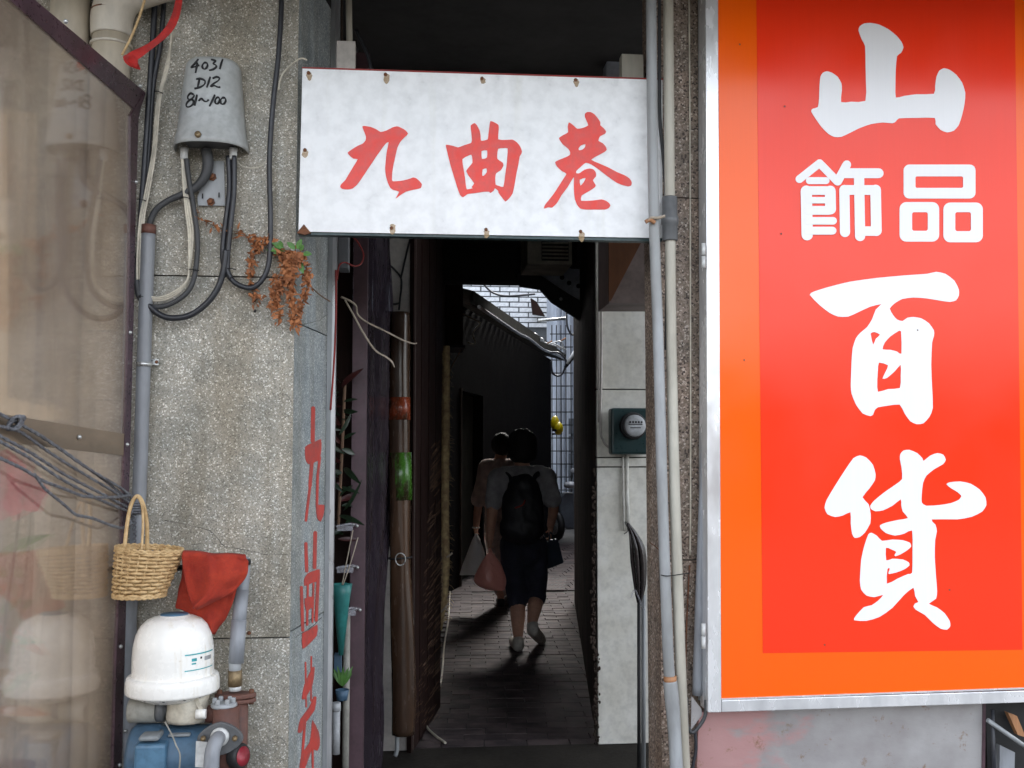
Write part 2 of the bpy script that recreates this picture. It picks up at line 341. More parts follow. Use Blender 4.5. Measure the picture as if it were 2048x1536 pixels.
    def build(s, name, m, parent=None, label=None, cat=None, group=None, kind=None, bevel=0, ori=None):
        lo = Vector((min(v[i] for v in s.v) for i in range(3))); hi = Vector((max(v[i] for v in s.v) for i in range(3)))
        o0 = (lo + hi) / 2
        if parent is None: o0 = Vector((o0.x, o0.y, lo.z))
        if ori is not None: o0 = Vector(ori)
        o = bpy.data.objects.new(name, s.mesh(name, m, o0)); col.objects.link(o); put(o, o0, parent); tag(o, label, cat, group, kind)
        if bevel:
            b = o.modifiers.new('bevel', 'BEVEL'); b.width = bevel; b.segments = 2; b.limit_method = 'ANGLE'; b.angle_limit = R(40)
        return o
def put(o, p, parent=None):
    WL[o.name] = Vector(p)
    if parent: o.parent = parent; o.location = Vector(p) - WL[parent.name]
    else: o.location = p
def tag(o, label=None, cat=None, group=None, kind=None):
    if label: o['label'] = label
    if cat: o['category'] = cat
    if group: o['group'] = group
    if kind: o['kind'] = kind
    return o
def thing(name, p, label, cat, group=None, kind=None):
    o = bpy.data.objects.new(name, None); o.empty_display_size = .05; col.objects.link(o); put(o, p); return tag(o, label, cat, group, kind)
def clone(o, p, parent=None):
    c = o.copy(); col.objects.link(c); put(c, p, parent); return c
def PP(pts, Y): return [at(x, y, Y if not hasattr(Y, '__len__') else Y[i]) for i, (x, y) in enumerate(pts)]
def shell(me_pts): pass
def baked(o, mods):                       # run modifiers once and keep the result as plain mesh
    for (k, kw) in mods:
        md = o.modifiers.new(k, k)
        for a, b in kw.items(): setattr(md, a, b)
    dg = bpy.context.evaluated_depsgraph_get(); dg.update()
    me = bpy.data.meshes.new_from_object(o.evaluated_get(dg)); o.modifiers.clear(); o.data = me
    me.polygons.foreach_set('use_smooth', [True] * len(me.polygons)); return o

# flat lettering: outlines laid in a plane
def curve_mesh(mb, plane, polys, off, t):
    cu = bpy.data.curves.new('outline', 'CURVE'); cu.dimensions = '2D'; cu.fill_mode = 'BOTH'; cu.extrude = t / 2
    for poly in polys:
        sp = cu.splines.new('POLY'); sp.points.add(len(poly) - 1); sp.use_cyclic_u = True
        for i, q in enumerate(poly):
            d = q - plane.o; sp.points[i].co = (d.dot(plane.u), d.dot(plane.v), 0, 1)
    o = bpy.data.objects.new('outline', cu); me = bpy.data.meshes.new_from_object(o)
    vs = [plane.o + plane.u * v.co.x + plane.v * v.co.y + plane.n * (v.co.z + off) for v in me.vertices]
    fs = [tuple(p.vertices) for p in me.polygons]
    mb.add(vs, fs); bpy.data.objects.remove(o); bpy.data.curves.remove(cu); bpy.data.meshes.remove(me)
def smooth_poly(p, n=2):
    q = []
    k = len(p)
    for i in range(k):
        p0, p1, p2, p3 = p[i - 1], p[i], p[(i + 1) % k], p[(i + 2) % k]
        for j in range(n):
            u = j / n; a = []
            for c in (0, 1):
                cr = .5 * (2 * p1[c] + (p2[c] - p0[c]) * u + (2 * p0[c] - 5 * p1[c] + 4 * p2[c] - p3[c]) * u * u + (3 * p1[c] - p0[c] - 3 * p2[c] + p3[c]) * u ** 3)
                li = p1[c] + (p2[c] - p1[c]) * u
                a.append(.6 * cr + .4 * li)
            q.append(tuple(a))
    return q
def capsule(a, b, w):
    a = Vector(a); b = Vector(b); d = (b - a).normalized(); n = Vector((-d.y, d.x)); r = w / 2; out = []
    base = math.atan2(n.y, n.x)
    for k in range(9):
        an = base + math.pi * k / 8; out.append(tuple(a + Vector((math.cos(an), math.sin(an))) * r))
    for k in range(9):
        an = base + math.pi + math.pi * k / 8; out.append(tuple(b + Vector((math.cos(an), math.sin(an))) * r))
    return out
def glyph(name, pieces, reg, sc, plane, off, mname, parent, label=None, t=.0008):
    mb = MB(); k = 0
    hit = lambda q: plane.hit(reg[0] + q[0] / sc, reg[1] + q[1] / sc)
    for pc in pieces:
        if pc[0] == 'poly':
            curve_mesh(mb, plane, [[hit(q) for q in smooth_poly(pp)] for pp in pc[1]], off + k * .00012, t); k += 1
        elif pc[0] == 'raw':
            curve_mesh(mb, plane, [[hit(q) for q in pp] for pp in pc[1]], off + k * .00012, t); k += 1
        else:
            for a, b in zip(pc[1][:-1], pc[1][1:]):
                curve_mesh(mb, plane, [[hit(q) for q in capsule(a, b, pc[2])]], off + k * .00012, t); k += 1
    return mb.build(name, mname, parent, label)

# ================================================================== SETTING
mb = MB(); mb.add([(-60, -60, -.02), (60, -60, -.02), (60, 90, -.02), (-60, 90, -.02)], [(0, 1, 2, 3)])
mb.build('ground', 'asphalt', kind='structure')
# lane floor
E = at(1190, 904, 5.05); E = Vector((E.x, E.y, 0)); A0 = at(830, 904, 5.05); A0 = Vector((A0.x, A0.y, 0))
Bp, Cp, Dp, Fp = gr(850, 1430), gr(897, 1186), gr(1103, 1072), gr(1149, 1203)
mb = MB(); mb.add([(-1, 3.9, -.008), (4.5, 3.9, -.008), (6, 22, -.008), (-1, 22, -.008)], [(0, 1, 2, 3)])
floor = mb.build('lane_floor', 'lane', kind='structure')
def edge_x(P, Q, y): return P.x + (Q.x - P.x) * (y - P.y) / (Q.y - P.y)
proto = None; L, W = .203, .101
nb = 0; y = 5.06; row = 0
while y < 10.9 and nb < 296:
    ang = R(-6)
    x0 = (edge_x(A0, Bp, y) if y < Bp.y else edge_x(Bp, Cp, y)) - .02; x1 = edge_x(E, Fp, y) + .02
    step_y = .1055
    x = x0 + (row % 2) * .105 - .05
    while x < x1 and nb < 296:
        p = Vector((x + L / 2, y + W / 2 - (x - x0) * .05, -.010 + random.uniform(-.003, .003)))
        if proto is None:
            b = MB().box((-L / 2, -W / 2, -.012), (L / 2, W / 2, .012)); bm_ = b.mesh('brick', 'paver', Vector((0, 0, 0)))
            proto = bpy.data.objects.new('brick', bm_); col.objects.link(proto); put(proto, p, floor)
            o = proto
        else: o = clone(proto, p, floor)
        o.rotation_euler = (random.uniform(-.006, .006), random.uniform(-.006, .006), R(-2.9) + random.uniform(-.01, .01))
        nb += 1; x += L + .006
    y += step_y; row += 1
# further brick courses, too foreshortened to pick apart
mb = MB()
while y < 16:
    x0 = (edge_x(Bp, Cp, y) if y < Cp.y else edge_x(Cp, Dp, y)) - .05; x = x0; 
    while x < x0 + 2.6:
        mb.box((x, y, -.02), (x + .2, y + .2, .002 + random.uniform(-.001, .001))); x += .21
    y += .21
mb.build('far_bricks', 'paver', floor, kind='stuff')
# street step in front of the lane
mb = MB().box((-.45, 4.25, -.02), (1.6, 5.03, .004)); mb.build('doorstep', 'step', kind='structure', bevel=.004)

# left lane wall (dark plaster) and the wall that turns to the right with a doorway
lw = thing('lane_wall', (Bp.x, Bp.y, 0), 'long dark stained wall along the left of the alley', 'wall')
mb = MB().prism([(A0.x, A0.y), (Bp.x, Bp.y), (Cp.x, Cp.y), (Cp.x - 2.5, Cp.y + .2), (-2.5, 5.05)], -.02, 2.99)
mb.build('wall', 'brownplaster', lw)
# the turned wall is split around a door opening
tw = thing('house_wall', (Cp.x, Cp.y, 0), 'dark grey house wall with doorway and eave beyond the walkers', 'house')
dvec = (Dp - Cp); dvec.z = 0; Lw = dvec.length; dv = dvec.normalized(); nv = Vector((dv.y, -dv.x, 0))
def along(px, P=Cp):
    d = ray(px, 904); # intersection of vertical plane through C,D
    t = (P - EYE).dot(nv) / d.dot(nv); q = EYE + d * t; return (Vector((q.x, q.y, 0)) - Vector((P.x, P.y, 0))).dot(dv)
s0, s1 = along(921), along(966)
def wseg(a, b, z0, z1, th=.25, m='darkplaster', name='wall', par=tw, proud=0):
    p = [Cp + dv * a + nv * proud, Cp + dv * b + nv * proud, Cp + dv * b - nv * th, Cp + dv * a - nv * th]
    return MB().prism([(q.x, q.y) for q in p], z0, z1).build(name, m, par)
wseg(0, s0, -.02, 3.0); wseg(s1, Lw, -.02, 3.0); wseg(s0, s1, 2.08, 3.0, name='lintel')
wseg(s0 + .01, s1 - .01, 0, 2.07, .30, 'fascia', 'door', proud=-.12)
wseg(s0 - .04, s0 + .0, 0, 2.1, .05, 'brownplaster', 'door_frame', proud=.02)
# eave with gutter and corrugated sheet
mb = MB()
for k in range(26):
    a = Lw * k / 26; p = Cp + dv * a
    mb.tube([p + nv * .22 + Vector((0, 0, 3.02)), p - nv * 1.2 + Vector((0, 0, 3.42))], .055, 8, 1)
mb.build('corrugated_sheet', 'corrugated', tw)
g0 = Cp + nv * .25; g1 = Dp + nv * .25
MB().slab([g0 + Vector((0, 0, 2.93)), g1 + Vector((0, 0, 2.98)), g1 + Vector((0, 0, 3.09)), g0 + Vector((0, 0, 3.07))], nv, .03).build('fascia_board', 'fascia', tw)
MB().tube([g0 + nv * .06 + Vector((0, 0, 2.90)), g0.lerp(g1, .3) + nv * .06 + Vector((0, 0, 2.885)), g0.lerp(g1, .42) + nv * .07 + Vector((0, 0, 2.90)), g0.lerp(g1, .6) + nv * .06 + Vector((0, 0, 2.885)), g0.lerp(g1, .78) + nv * .08 + Vector((0, 0, 2.93)), g1 + nv * .06 + Vector((0, 0, 2.96))], .02, 8, 4).build('gutter', 'galv', tw)

# right lane wall
rw = thing('side_wall', (E.x, E.y, 0), 'dark brown plaster wall along the right of the alley', 'wall')
MB().prism([(E.x, E.y + .002), (Fp.x, Fp.y), (Fp.x + 3.5, Fp.y + .3), (E.x + 3.5, E.y + .002)], -.02, 2.99).build('wall', 'brownplaster', rw)
MB().prism([(Fp.x + .02, 8.1), (Fp.x + .02, Fp.y + .02), (Fp.x + 3.5, Fp.y + .2), (Fp.x + 3.5, 8.1)], 3.0, 3.49).build('upper_wall', 'brownplaster', rw)
# moss and crumbled dirt at its foot, beside the white wall
mb = MB()
for k in range(260):
    py = 930 + 560 * random.random() ** .7; c = at(1190 + random.gauss(0, 2.4) - (3 if py < 1300 else -5 * random.random()), py, 4.985)
    mb.ball(c, (random.uniform(.002, .007), .004, random.uniform(.003, .012)), 6, 4)
mb.build('crumbled_edge', 'brownplaster', rw, kind='stuff')

# white wall at the right, made of rendered panels
whw = thing('white_wall', at(1240, 1490, 5.0), 'off white rendered wall beside the alley, carrying the electricity meter', 'wall')
x0 = E.x; x1 = E.x + 4.0
zs = [at(1240, y_, 5.0).z for y_ in (1489, 934, 915, 779, 380)]
for k, (a, b) in enumerate(zip(zs[:-1], zs[1:])):
    MB().box((x0, 5.0 if k != 1 else 4.994, a + .003), (x1, 5.04, b - .003)).build('panel', 'whitewall', whw, bevel=.003)
MB().box((x0, 5.012, zs[0]), (x1, 5.045, 3.0)).build('backing', 'mortar', whw)
# old stains near the meter: conduits on the wall
for px_, r_, pts in ((1200, .006, [(1203, 470), (1203, 700), (1201, 850), (1206, 880), (1218, 895), (1235, 905)]),):
    MB().tube(PP(pts, 4.985), r_, 8).build('conduit', 'whiteold', whw)
MB().tube(PP([(1197, 470), (1197, 845)], 4.988), .004, 8, 1).build('conduit', 'whiteold', whw)
MB().tube(PP([(1254, 905), (1254, 990), (1258, 1060)], 4.985), .010, 8, 1).build('conduit', 'whitewall', whw)
MB().tube(PP([(1246, 905), (1248, 1060)], 4.985), .006, 8, 1).build('conduit', 'whitewall', whw)

# narrow whitewashed strip at the left of the alley
ls = thing('white_strip_wall', at(800, 1510, 5.0), 'narrow whitewashed strip of wall behind the rolled up awning', 'wall')
MB().box((at(735, 900, 5.0).x, 5.0, 0.0), (A0.x, 5.04, 3.0)).build('wall', 'whiteold', ls)
for pts in ([(776, 528), (790, 540), (803, 560), (800, 600), (798, 620)], [(822, 470), (810, 520), (802, 555)], [(770, 600), (785, 608), (800, 606)]):
    MB().tube(PP(pts, 4.985), .005, 6).build('wire', 'black', ls)

# ceiling: the upper floor that spans the alley
up = thing('upper_floor', (0.3, 5.5, 3.0), 'dark underside of the upper storey spanning the alley', 'building')
MB().box((-4, 3.16, 3.0), (2.0, 4.3, 3.3)).box((-4, 4.3, 3.0), (.87, 5.0, 3.3)).box((-4, 5.05, 3.0), (5, 8.0, 3.3)).build('ceiling_slab', 'ceiling', up)  # right part left open as an added, unseen light well for the white wall
MB().box((at(840, 560, 7.8).x, 7.8, at(960, 562, 7.8).z), (at(1300, 560, 7.8).x, 8.0, 3.0)).build('beam', 'ceiling', up)
MB().box((-4, 3.16, 3.3), (2.0, 4.3, 4.2)).box((-4, 4.3, 3.3), (.87, 5.0, 5.0)).box((-4, 5.05, 3.3), (5, 8.0, 6.0)).build('upper_wall', 'darkplaster', up)
for y_ in (4.2, 5.3, 6.4):
    MB().box((-.7, y_, 2.88), (1.6, y_ + .12, 3.0)).build('joist', 'ceiling', up)
# porch slab over the pavement, out of sight above the camera
MB().box((-6, 1.9, 2.9), (2.6, 3.15, 3.1)).build('porch_slab', 'ceiling', kind='structure')
MB().box((-6, 3.0, 3.1), (2.0, 3.15, 4.2)).build('upper_facade', 'darkplaster', kind='structure')
# houses across the street, behind the camera
MB().box((-30, -22, -.02), (30, -14, 3.2)).build('row_of_houses', 'brownplaster', kind='structure')
# vestibule side walls between the pillars and the alley
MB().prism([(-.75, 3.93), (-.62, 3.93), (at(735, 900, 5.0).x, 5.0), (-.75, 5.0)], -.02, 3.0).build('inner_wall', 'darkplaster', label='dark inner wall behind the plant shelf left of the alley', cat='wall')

MB().box((.1, 8.0, 3.5), (3.5, 11.7, 3.56)).build('sky_block_roof', 'corrugated', label='unseen corrugated roof added over the bend of the alley to block sky light', cat='roof')  # added out of view to keep sky light off the bend and court
MB().box((4.9, 9.0, -.02), (9, 22, 9)).build('court_light_block', 'darkplaster', label='tall dark block added unseen right of the far court to cut its sky light', cat='house')  # unseen mass added to shade the turned wall of the court
# blue grey sloping wall panel above the sign
MB().slab([at(1240, -30, 4.0), at(1232, 40, 4.0), at(1215, 90, 4.0), at(1212, 170, 4.0), at(1330, 190, 4.0), at(1330, -30, 4.0)], (0, -1, 0), .08).build('stair_side_wall', 'bluegrey', label='blue grey sloping stair wall seen above the right end of the sign', cat='wall')
MB().slab([at(700, -30, 4.4), at(690, 160, 4.4), at(830, 170, 4.4), at(790, -30, 4.4)], (0, -1, 0), .05).build('hanging_board', 'board', label='dark board hanging above the left end of the sign', cat='board')

# stair stringer inside the alley
st = thing('stair', at(1120, 600, 7.6), 'grey underside of a bolted steel stair below the air conditioner', 'stair')
MB().slab(PP([(1056, 536), (1200, 536), (1200, 664), (1120, 600)], 7.55), (0, -1, 0), .06).build('stair_plate', 'bluegrey', st)
MB().slab(PP([(1030, 540), (1060, 536), (1125, 580), (1205, 628), (1205, 680), (1168, 645), (1104, 604), (1080, 578), (1040, 572)], 7.48), (0, -1, 0), .05).build('stringer', 'black', st)
for (bx, by) in ((1138, 566), (1157, 572), (1175, 560), (1170, 596), (1124, 555)):
    MB().lathe(at(bx, by, 7.54), [(.0, 0), (.018, .0), (.016, .012), (0, .014)], 12, (0, -1, 0)).build('bolt', 'black', st)
MB().lathe(at(1122, 598, 7.42), [(.0, 0), (.014, .0), (.012, .008), (0, .01)], 8, (0, -1, 0)).build('bolt', 'whiteplastic', st, 'small white disc painted in as a bright glint')  # white disc drawn in for a tiny reflected glint by the stringer

# air conditioner
ac = thing('air_conditioner', at(1096, 530, 7.0), 'old yellowed window air conditioner half hidden behind the sign', 'air conditioner')
a, b = at(1053, 531, 7.0), at(1142, 440, 7.0)
MB().box((a.x, 6.95, a.z), (b.x, 7.4, b.z)).build('casing', 'ac', ac, bevel=.006)
a1, b1 = at(1083, 521, 6.95), at(1137, 440, 6.95)
MB().box((a1.x, 6.945, a1.z), (b1.x, 6.951, b1.z)).build('grille_recess', 'black', ac)
zz = a1.z + .012
while zz < b1.z - .01:
    MB().box((a1.x + .004, 6.935, zz), (b1.x - .004, 6.950, zz + .011)).build('louvre', 'ac', ac); zz += .026
c0 = at(1150, 500, 7.2)
MB().box((c0.x, 7.1, c0.z - .1), (c0.x + .12, 7.4, 3.0)).build('hanging_box', 'black', label='dark box hanging right of the air conditioner', cat='box')

# dark hanging box over the left wall
a, b = at(897, 690, 9.0), at(926, 556, 9.0)
db = thing('shutter_box', (a.x, 9.0, a.z), 'dark box fixed high on the left wall beside the tiled building', 'box')
MB().box((a.x - .3, 9.0, a.z), (b.x, 9.5, 3.0)).build('casing', 'board', db)
MB().box((a.x - .35, 8.99, a.z - .02), (b.x + .02, 9.5, a.z)).build('rail', 'black', db)
MB().tube(PP([(926, 628), (940, 635), (955, 642), (960, 648), (948, 662), (946, 672), (950, 682), (948, 688), (936, 685)], 9.3), .008, 6).build('broken_cable', 'cream', label='pale broken cable end dangling below the eave', cat='cable')

# ================================================================== FAR COURT
tb = thing('tiled_building', at(1000, 900, 17.6), 'white tiled upper wall seen over the eave at the end of the alley', 'building')
a, b = at(905, 660, 17.6), at(1093, 480, 17.6)
MB().box((a.x, 17.6, 0), (b.x, 18.2, b.z)).build('wall', 'grout', tb)
tw_, th_ = at(1038, 600, 17.6).x - at(1000, 600, 17.6).x, 10.35 / 2048 * 17.6
pr = None; r_ = 0; z = at(1000, 655, 17.6).z
while z < at(1000, 555, 17.6).z:
    x = a.x - (r_ % 2) * tw_ / 2
    while x < b.x - .02:
        xa = max(x, a.x); xb = min(x + tw_ - .022, b.x)
        if xb - xa > .05:
            if xb - xa > tw_ - .03 and pr is not None: clone(pr, ((xa + xb) / 2, 17.59, z + th_ / 2), tb)
            else:
                o = MB().box((xa, 17.575, z + .009), (xb, 17.605, z + th_ - .009)).build('tile', 'tile', tb, bevel=.003)
                if xb - xa > tw_ - .03: pr = o
        x += tw_
    z += th_; r_ += 1
c = at(1078, 625, 17.3); MB().slab(PP([(1062, 596), (1074, 604), (1090, 632), (1066, 628)], 17.3), (0, -1, 0), .1).build('corner_post', 'board', tb)
# pale wall with pilasters, grille
fb = thing('far_house', at(1130, 1080, 20), 'pale blue grey house front at the far end of the alley', 'house')
a, b = at(1060, 1070, 20), at(1260, 430, 20)
MB().box((a.x, 20, -.02), (b.x + 2, 20.4, b.z)).build('wall', 'farwall', fb)
for (p0, p1) in ((1114, 1119), (1124, 1127), (1133, 1141)):
    q0, q1 = at(p0, 800, 19.9), at(p1, 800, 19.9); MB().box((q0.x, 19.9, 0), (q1.x, 20.0, b.z)).build('pilaster', 'farwall', fb)
for (y0, y1) in ((835, 868), (870, 905), (905, 1000)):
    q0, q1 = at(1138, y1, 19.8), at(1160, y0, 19.8); MB().box((q0.x, 19.8, q0.z), (q1.x, 19.86, q1.z - .02)).build('shutter_panel', 'fardark', fb)
q0, q1 = at(1000, 690, 19), at(1092, 622, 19)
MB().box((q0.x, 19, q0.z), (q1.x, 19.1, q1.z)).build('metal_panel', 'fardark', fb)
gg = thing('window_grille', at(1125, 1050, 18.6), 'dark wire security grille in front of the pale far house', 'grille')
for px_ in (1104, 1113, 1122, 1132, 1142):
    q = at(px_, 800, 18.6); MB().tube([Vector((q.x, 18.6, at(px_, 1058, 18.6).z)), Vector((q.x, 18.6, at(px_, 650, 18.6).z))], .009, 6, 1).build('upright_bar', 'black', gg)
yy = 668
while yy < 1060:
    MB().tube(PP([(1100, yy), (1146, yy)], 18.58), .010, 6, 1).build('cross_bar', 'black', gg); yy += 26
# tubes and cables of the court
MB().tube(PP([(1076, 641), (1131, 637)], 15), .022, 8, 1).build('washing_pole', 'galv', label='bright horizontal pole left of the top of the grille', cat='pole')
lp = thing('lamp_bracket', at(1135, 725, 14), 'white fluorescent lamp on a slanted bracket high by the right wall', 'lamp')
MB().tube(PP([(1134, 728), (1158, 690)], 14), .024, 8, 1).build('tube', 'whiteplastic', lp); MB().tube(PP([(1130, 735), (1158, 702)], 14), .02, 8, 1).build('bracket', 'black', lp)
for nm, pts, lab in (('cable', [(1133, 620), (1134, 650), (1142, 668), (1150, 668), (1156, 660)], 'black cable loop under the stair near the lamp bracket'),
                     ('cable', [(1100, 705), (1118, 706), (1132, 722), (1126, 745), (1116, 752), (1105, 745), (1102, 722)], 'black cable loop hanging before the far grille'),
                     ('cable', [(968, 570), (985, 585), (1010, 592), (1050, 590), (1070, 588)], 'black cable sagging across the white tiled wall')):
    MB().tube(PP(pts, 14), .014, 6).build(nm, 'rubber', label=lab, cat='cable')
mb = MB()
for k in range(9):
    x = random.uniform(1040, 1100); y_ = 640 + (x - 1000) * .5; mb.tube(PP([(x, y_), (x + random.uniform(5, 25), y_ + random.uniform(-6, 14)), (x + random.uniform(20, 40), y_ + random.uniform(4, 26))], 14.6), .010, 6)
mb.build('clothes_rack_wires', 'galv', label='tangle of bright wires and rods beyond the end of the gutter', cat='wires')
for (x, y_, d) in ((1128, 678, 1), (1100, 684, 0)):
    MB().tube(PP([(x - 5, y_ + 3), (x + 4, y_ - 2)], 14.4), .012, 6, 1).build('clothes_peg', 'woodorange', label=('orange clothes peg on the wires next to the grille top' if d else 'orange clothes peg on the wires left of the grille top'), cat='peg')
yl = thing('helmet', at(1112, 868, 13), 'bright yellow rounded helmets hanging left of the far grille', 'helmet')
MB().ball(at(1110, 847, 13), (.055, .08, .10)).build('shell', 'yellow', yl); MB().ball(at(1117, 857, 12.96), (.06, .08, .085)).build('shell', 'yellow', yl)
MB().box(at(1105, 858, 12.9), at(1113, 863, 12.95)).build('visor', 'black', yl)
MB().tube(PP([(1104, 868), (1124, 868)], 13), .012, 6, 1).build('hook_rail', 'black', label='short black rail under the yellow helmets', cat='rail')
# scooter parked at the end
sc = thing('scooter', gr(1133, 1083), 'parked scooter with white front and round mirror at the end of the alley', 'scooter')
Y = 15.6
MB().lathe(at(1112, 1052, Y), [(.10, -.03), (.21, -.045), (.23, 0), (.21, .045), (.10, .03)], 24, (1, .35, 0)).build('front_wheel', 'black', sc)
MB().lathe(at(1112, 1052, Y), [(.02, -.05), (.14, -.035), (.14, .035), (.02, .05)], 16, (1, .35, 0)).build('wheel_rim', 'galv', sc)
MB().lathe(at(1185, 1048, Y + .5), [(.10, -.03), (.21, -.045), (.23, 0), (.21, .045), (.10, .03)], 24, (1, .35, 0)).build('rear_wheel', 'black', sc)
MB().slab(PP([(1116, 1000), (1128, 985), (1148, 985), (1150, 1060), (1124, 1055)], Y), (0, -1, 0), .18).build('leg_shield', 'fardark', sc, bevel=.03)
MB().ball(at(1140, 970, Y - .05), (.10, .12, .055)).build('headlight_cowl', 'scooterwhite', sc)
MB().ball(at(1146, 941, Y), (.038, .015, .034)).build('mirror', 'scooterwhite', sc); MB().tube(PP([(1146, 945), (1142, 965)], Y), .008, 6, 1).build('mirror_stem', 'black', sc)
MB().slab(PP([(1150, 1000), (1195, 990), (1200, 1045), (1150, 1060)], Y + .1), (0, -1, 0), .2).build('body', 'fardark', sc, bevel=.03)
MB().tube(PP([(1128, 972), (1155, 966)], Y), .014, 6, 1).build('handlebar', 'black', sc)
# drain cover
dc = thing('drain_cover', gr(1112, 1170), 'slotted drain cover in the paving right of the walkers', 'drain')
g_ = [gr(1088, 1182), gr(1128, 1182), gr(1134, 1155), gr(1094, 1155)]
MB().slab([q + Vector((0, 0, .010)) for q in g_], (0, 0, 1), .016).build('plate', 'paver', dc)
for i in range(4):
    for j in range(5):
        q = gr(1094 + j * 8.5 + i * 1.2, 1178 - i * 6.3); MB().box((q.x - .013, q.y - .03, .0105), (q.x + .013, q.y + .03, .0115)).build('slot', 'black', dc)

# ================================================================== PILLARS
xc = at(588, 700, 3.0).x; xd = at(652, 900, 3.36).x; pt = 2.895
lp_ = thing('left_pillar', (xc - .4, 3.0, 0), 'pale washed pebble pillar left of the alley, with red sprayed characters on its side', 'pillar')
MB().prism([(-2.6, 3.014), (xc - .012, 3.014), (xd - .012, 3.36), (xd - .012, 3.9), (-2.6, 3.9)], -.02, pt - .003).build('core', 'mortar', lp_)
zj = [-.015, at(450, 1277, 3.0).z, at(450, 553, 3.0).z, pt - .004]
for a, b in zip(zj[:-1], zj[1:]):
    MB().prism([(-2.6, 3.0), (xc, 3.0), (xc - .016, 3.013), (-2.6, 3.013)], a + .0022, b - .0022).build('front_panel', 'pebble', lp_)
sp_n = Vector((.36, -(xd - xc), 0)).normalized()
zj = [-.015, at(620, 1240, 3.2).z, at(620, 660, 3.2).z, pt - .004]
for a, b in zip(zj[:-1], zj[1:]):
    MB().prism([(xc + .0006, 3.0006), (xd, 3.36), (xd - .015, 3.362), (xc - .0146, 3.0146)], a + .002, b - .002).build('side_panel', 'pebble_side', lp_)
sidep = Plane((xc, 3.0, 1), sp_n)
def crack(pts, plane, par, w=.0016):
    mb = MB(); q = []
    for (a, b) in zip(pts[:-1], pts[1:]):
        for k in range(5):
            u = k / 5; q.append((a[0] + (b[0] - a[0]) * u + random.uniform(-1.2, 1.2), a[1] + (b[1] - a[1]) * u + random.uniform(-1.2, 1.2)))
    mb.tube([plane.hit(x, y_, .0002) for x, y_ in q], [random.uniform(.3, 1) * w for _ in q], 4, 1, flat=1).build('crack', 'mortar', par)
frontp = Plane((0, 3.0, 1), (0, -1, 0))
crack([(330, 1040), (420, 1060), (450, 1093), (510, 1104), (530, 1108), (588, 1110)], frontp, lp_, .0012)
crack([(590, 1276), (618, 1258), (648, 1230)], sidep, lp_, .0022)
crack([(600, 650), (640, 640), (655, 628)], sidep, lp_, .0014)
crack([(562, 460), (545, 470), (520, 520), (500, 545)], frontp, lp_, .0008)
MB().ball(at(510, 622, 3.0), (.004, .002, .005), 8, 6).build('nail_hole', 'black', lp_)
MB().ball(at(498, 1266, 2.998), (.006, .003, .006), 8, 6).build('rusty_nail', 'rust', lp_)
reg1, reg2, reg3 = (560, 780), (560, 1040), (560, 1280)
glyph('painted_character', [('stroke', [(360, 200), (355, 560)], 42), ('poly', [[(272, 625), (330, 590), (395, 560), (445, 540), (450, 640), (430, 760), (380, 790), (310, 815), (275, 760)]]),
      ('stroke', [(345, 790), (325, 1050)], 36), ('stroke', [(325, 1050), (280, 1430)], 26), ('stroke', [(432, 740), (408, 950), (400, 1250), (412, 1380)], 26), ('poly', [[(395, 1270), (480, 1260), (474, 1350), (440, 1445), (400, 1400)]])],
      reg1, 5.483, sidep, .001, 'spray', lp_, 'sprayed red character for nine, topmost')
glyph('painted_character', [('stroke', [(280, 260), (290, 560)], 34), ('stroke', [(383, 140), (375, 520)], 38), ('poly', [[(260, 650), (300, 585), (360, 560), (432, 540), (425, 660), (350, 690), (265, 725)]]),
      ('stroke', [(230, 740), (245, 1210)], 32), ('stroke', [(418, 600), (405, 800), (392, 1100)], 32), ('stroke', [(300, 700), (292, 1150)], 22), ('stroke', [(362, 700), (350, 1120)], 18),
      ('poly', [[(265, 860), (370, 840), (345, 960), (280, 990)]]), ('poly', [[(236, 1245), (300, 1215), (402, 1145), (395, 1270), (300, 1370), (240, 1412)]])],
      reg2, 5.483, sidep, .001, 'spray', lp_, 'sprayed red character for bend, middle')
glyph('painted_character', [('stroke', [(372, 200), (370, 730)], 18), ('stroke', [(302, 270), (310, 800)], 18), ('poly', [[(290, 530), (385, 330), (412, 335), (385, 540), (290, 710), (258, 700)]]),
      ('poly', [[(215, 1060), (240, 950), (350, 800), (400, 680), (432, 690), (410, 840), (310, 980), (250, 1110), (210, 1110)]]),
      ('poly', [[(372, 1080), (385, 960), (462, 1110), (472, 1260), (440, 1330), (380, 1310), (330, 1440), (270, 1600), (225, 1600), (250, 1380), (350, 1230)]]), ('stroke', [(295, 960), (262, 1400)], 28), ('stroke', [(385, 1300), (388, 1600)], 22)],
      reg3, 6.0, sidep, .001, 'spray', lp_, 'sprayed red character for lane, lowest')
# painted steel channel on its inner corner
MB().prism([(xd, 3.355), (at(661, 900, 3.36).x, 3.355), (at(661, 900, 3.36).x, 3.362), (xd, 3.42)], -.02, at(650, 460, 3.36).z + .8).build('steel_channel', 'strip', label='light grey steel channel along the inner edge of the left pillar', cat='channel')
MB().prism([(at(661, 900, 3.36).x, 3.357), (at(669, 900, 3.36).x, 3.365), (at(669, 900, 3.36).x, 3.40), (at(661, 900, 3.36).x, 3.39)], -.02, at(650, 460, 3.36).z + .8).build('guide_rail', 'metal', label='narrow metal shutter rail beside the steel channel', cat='rail')

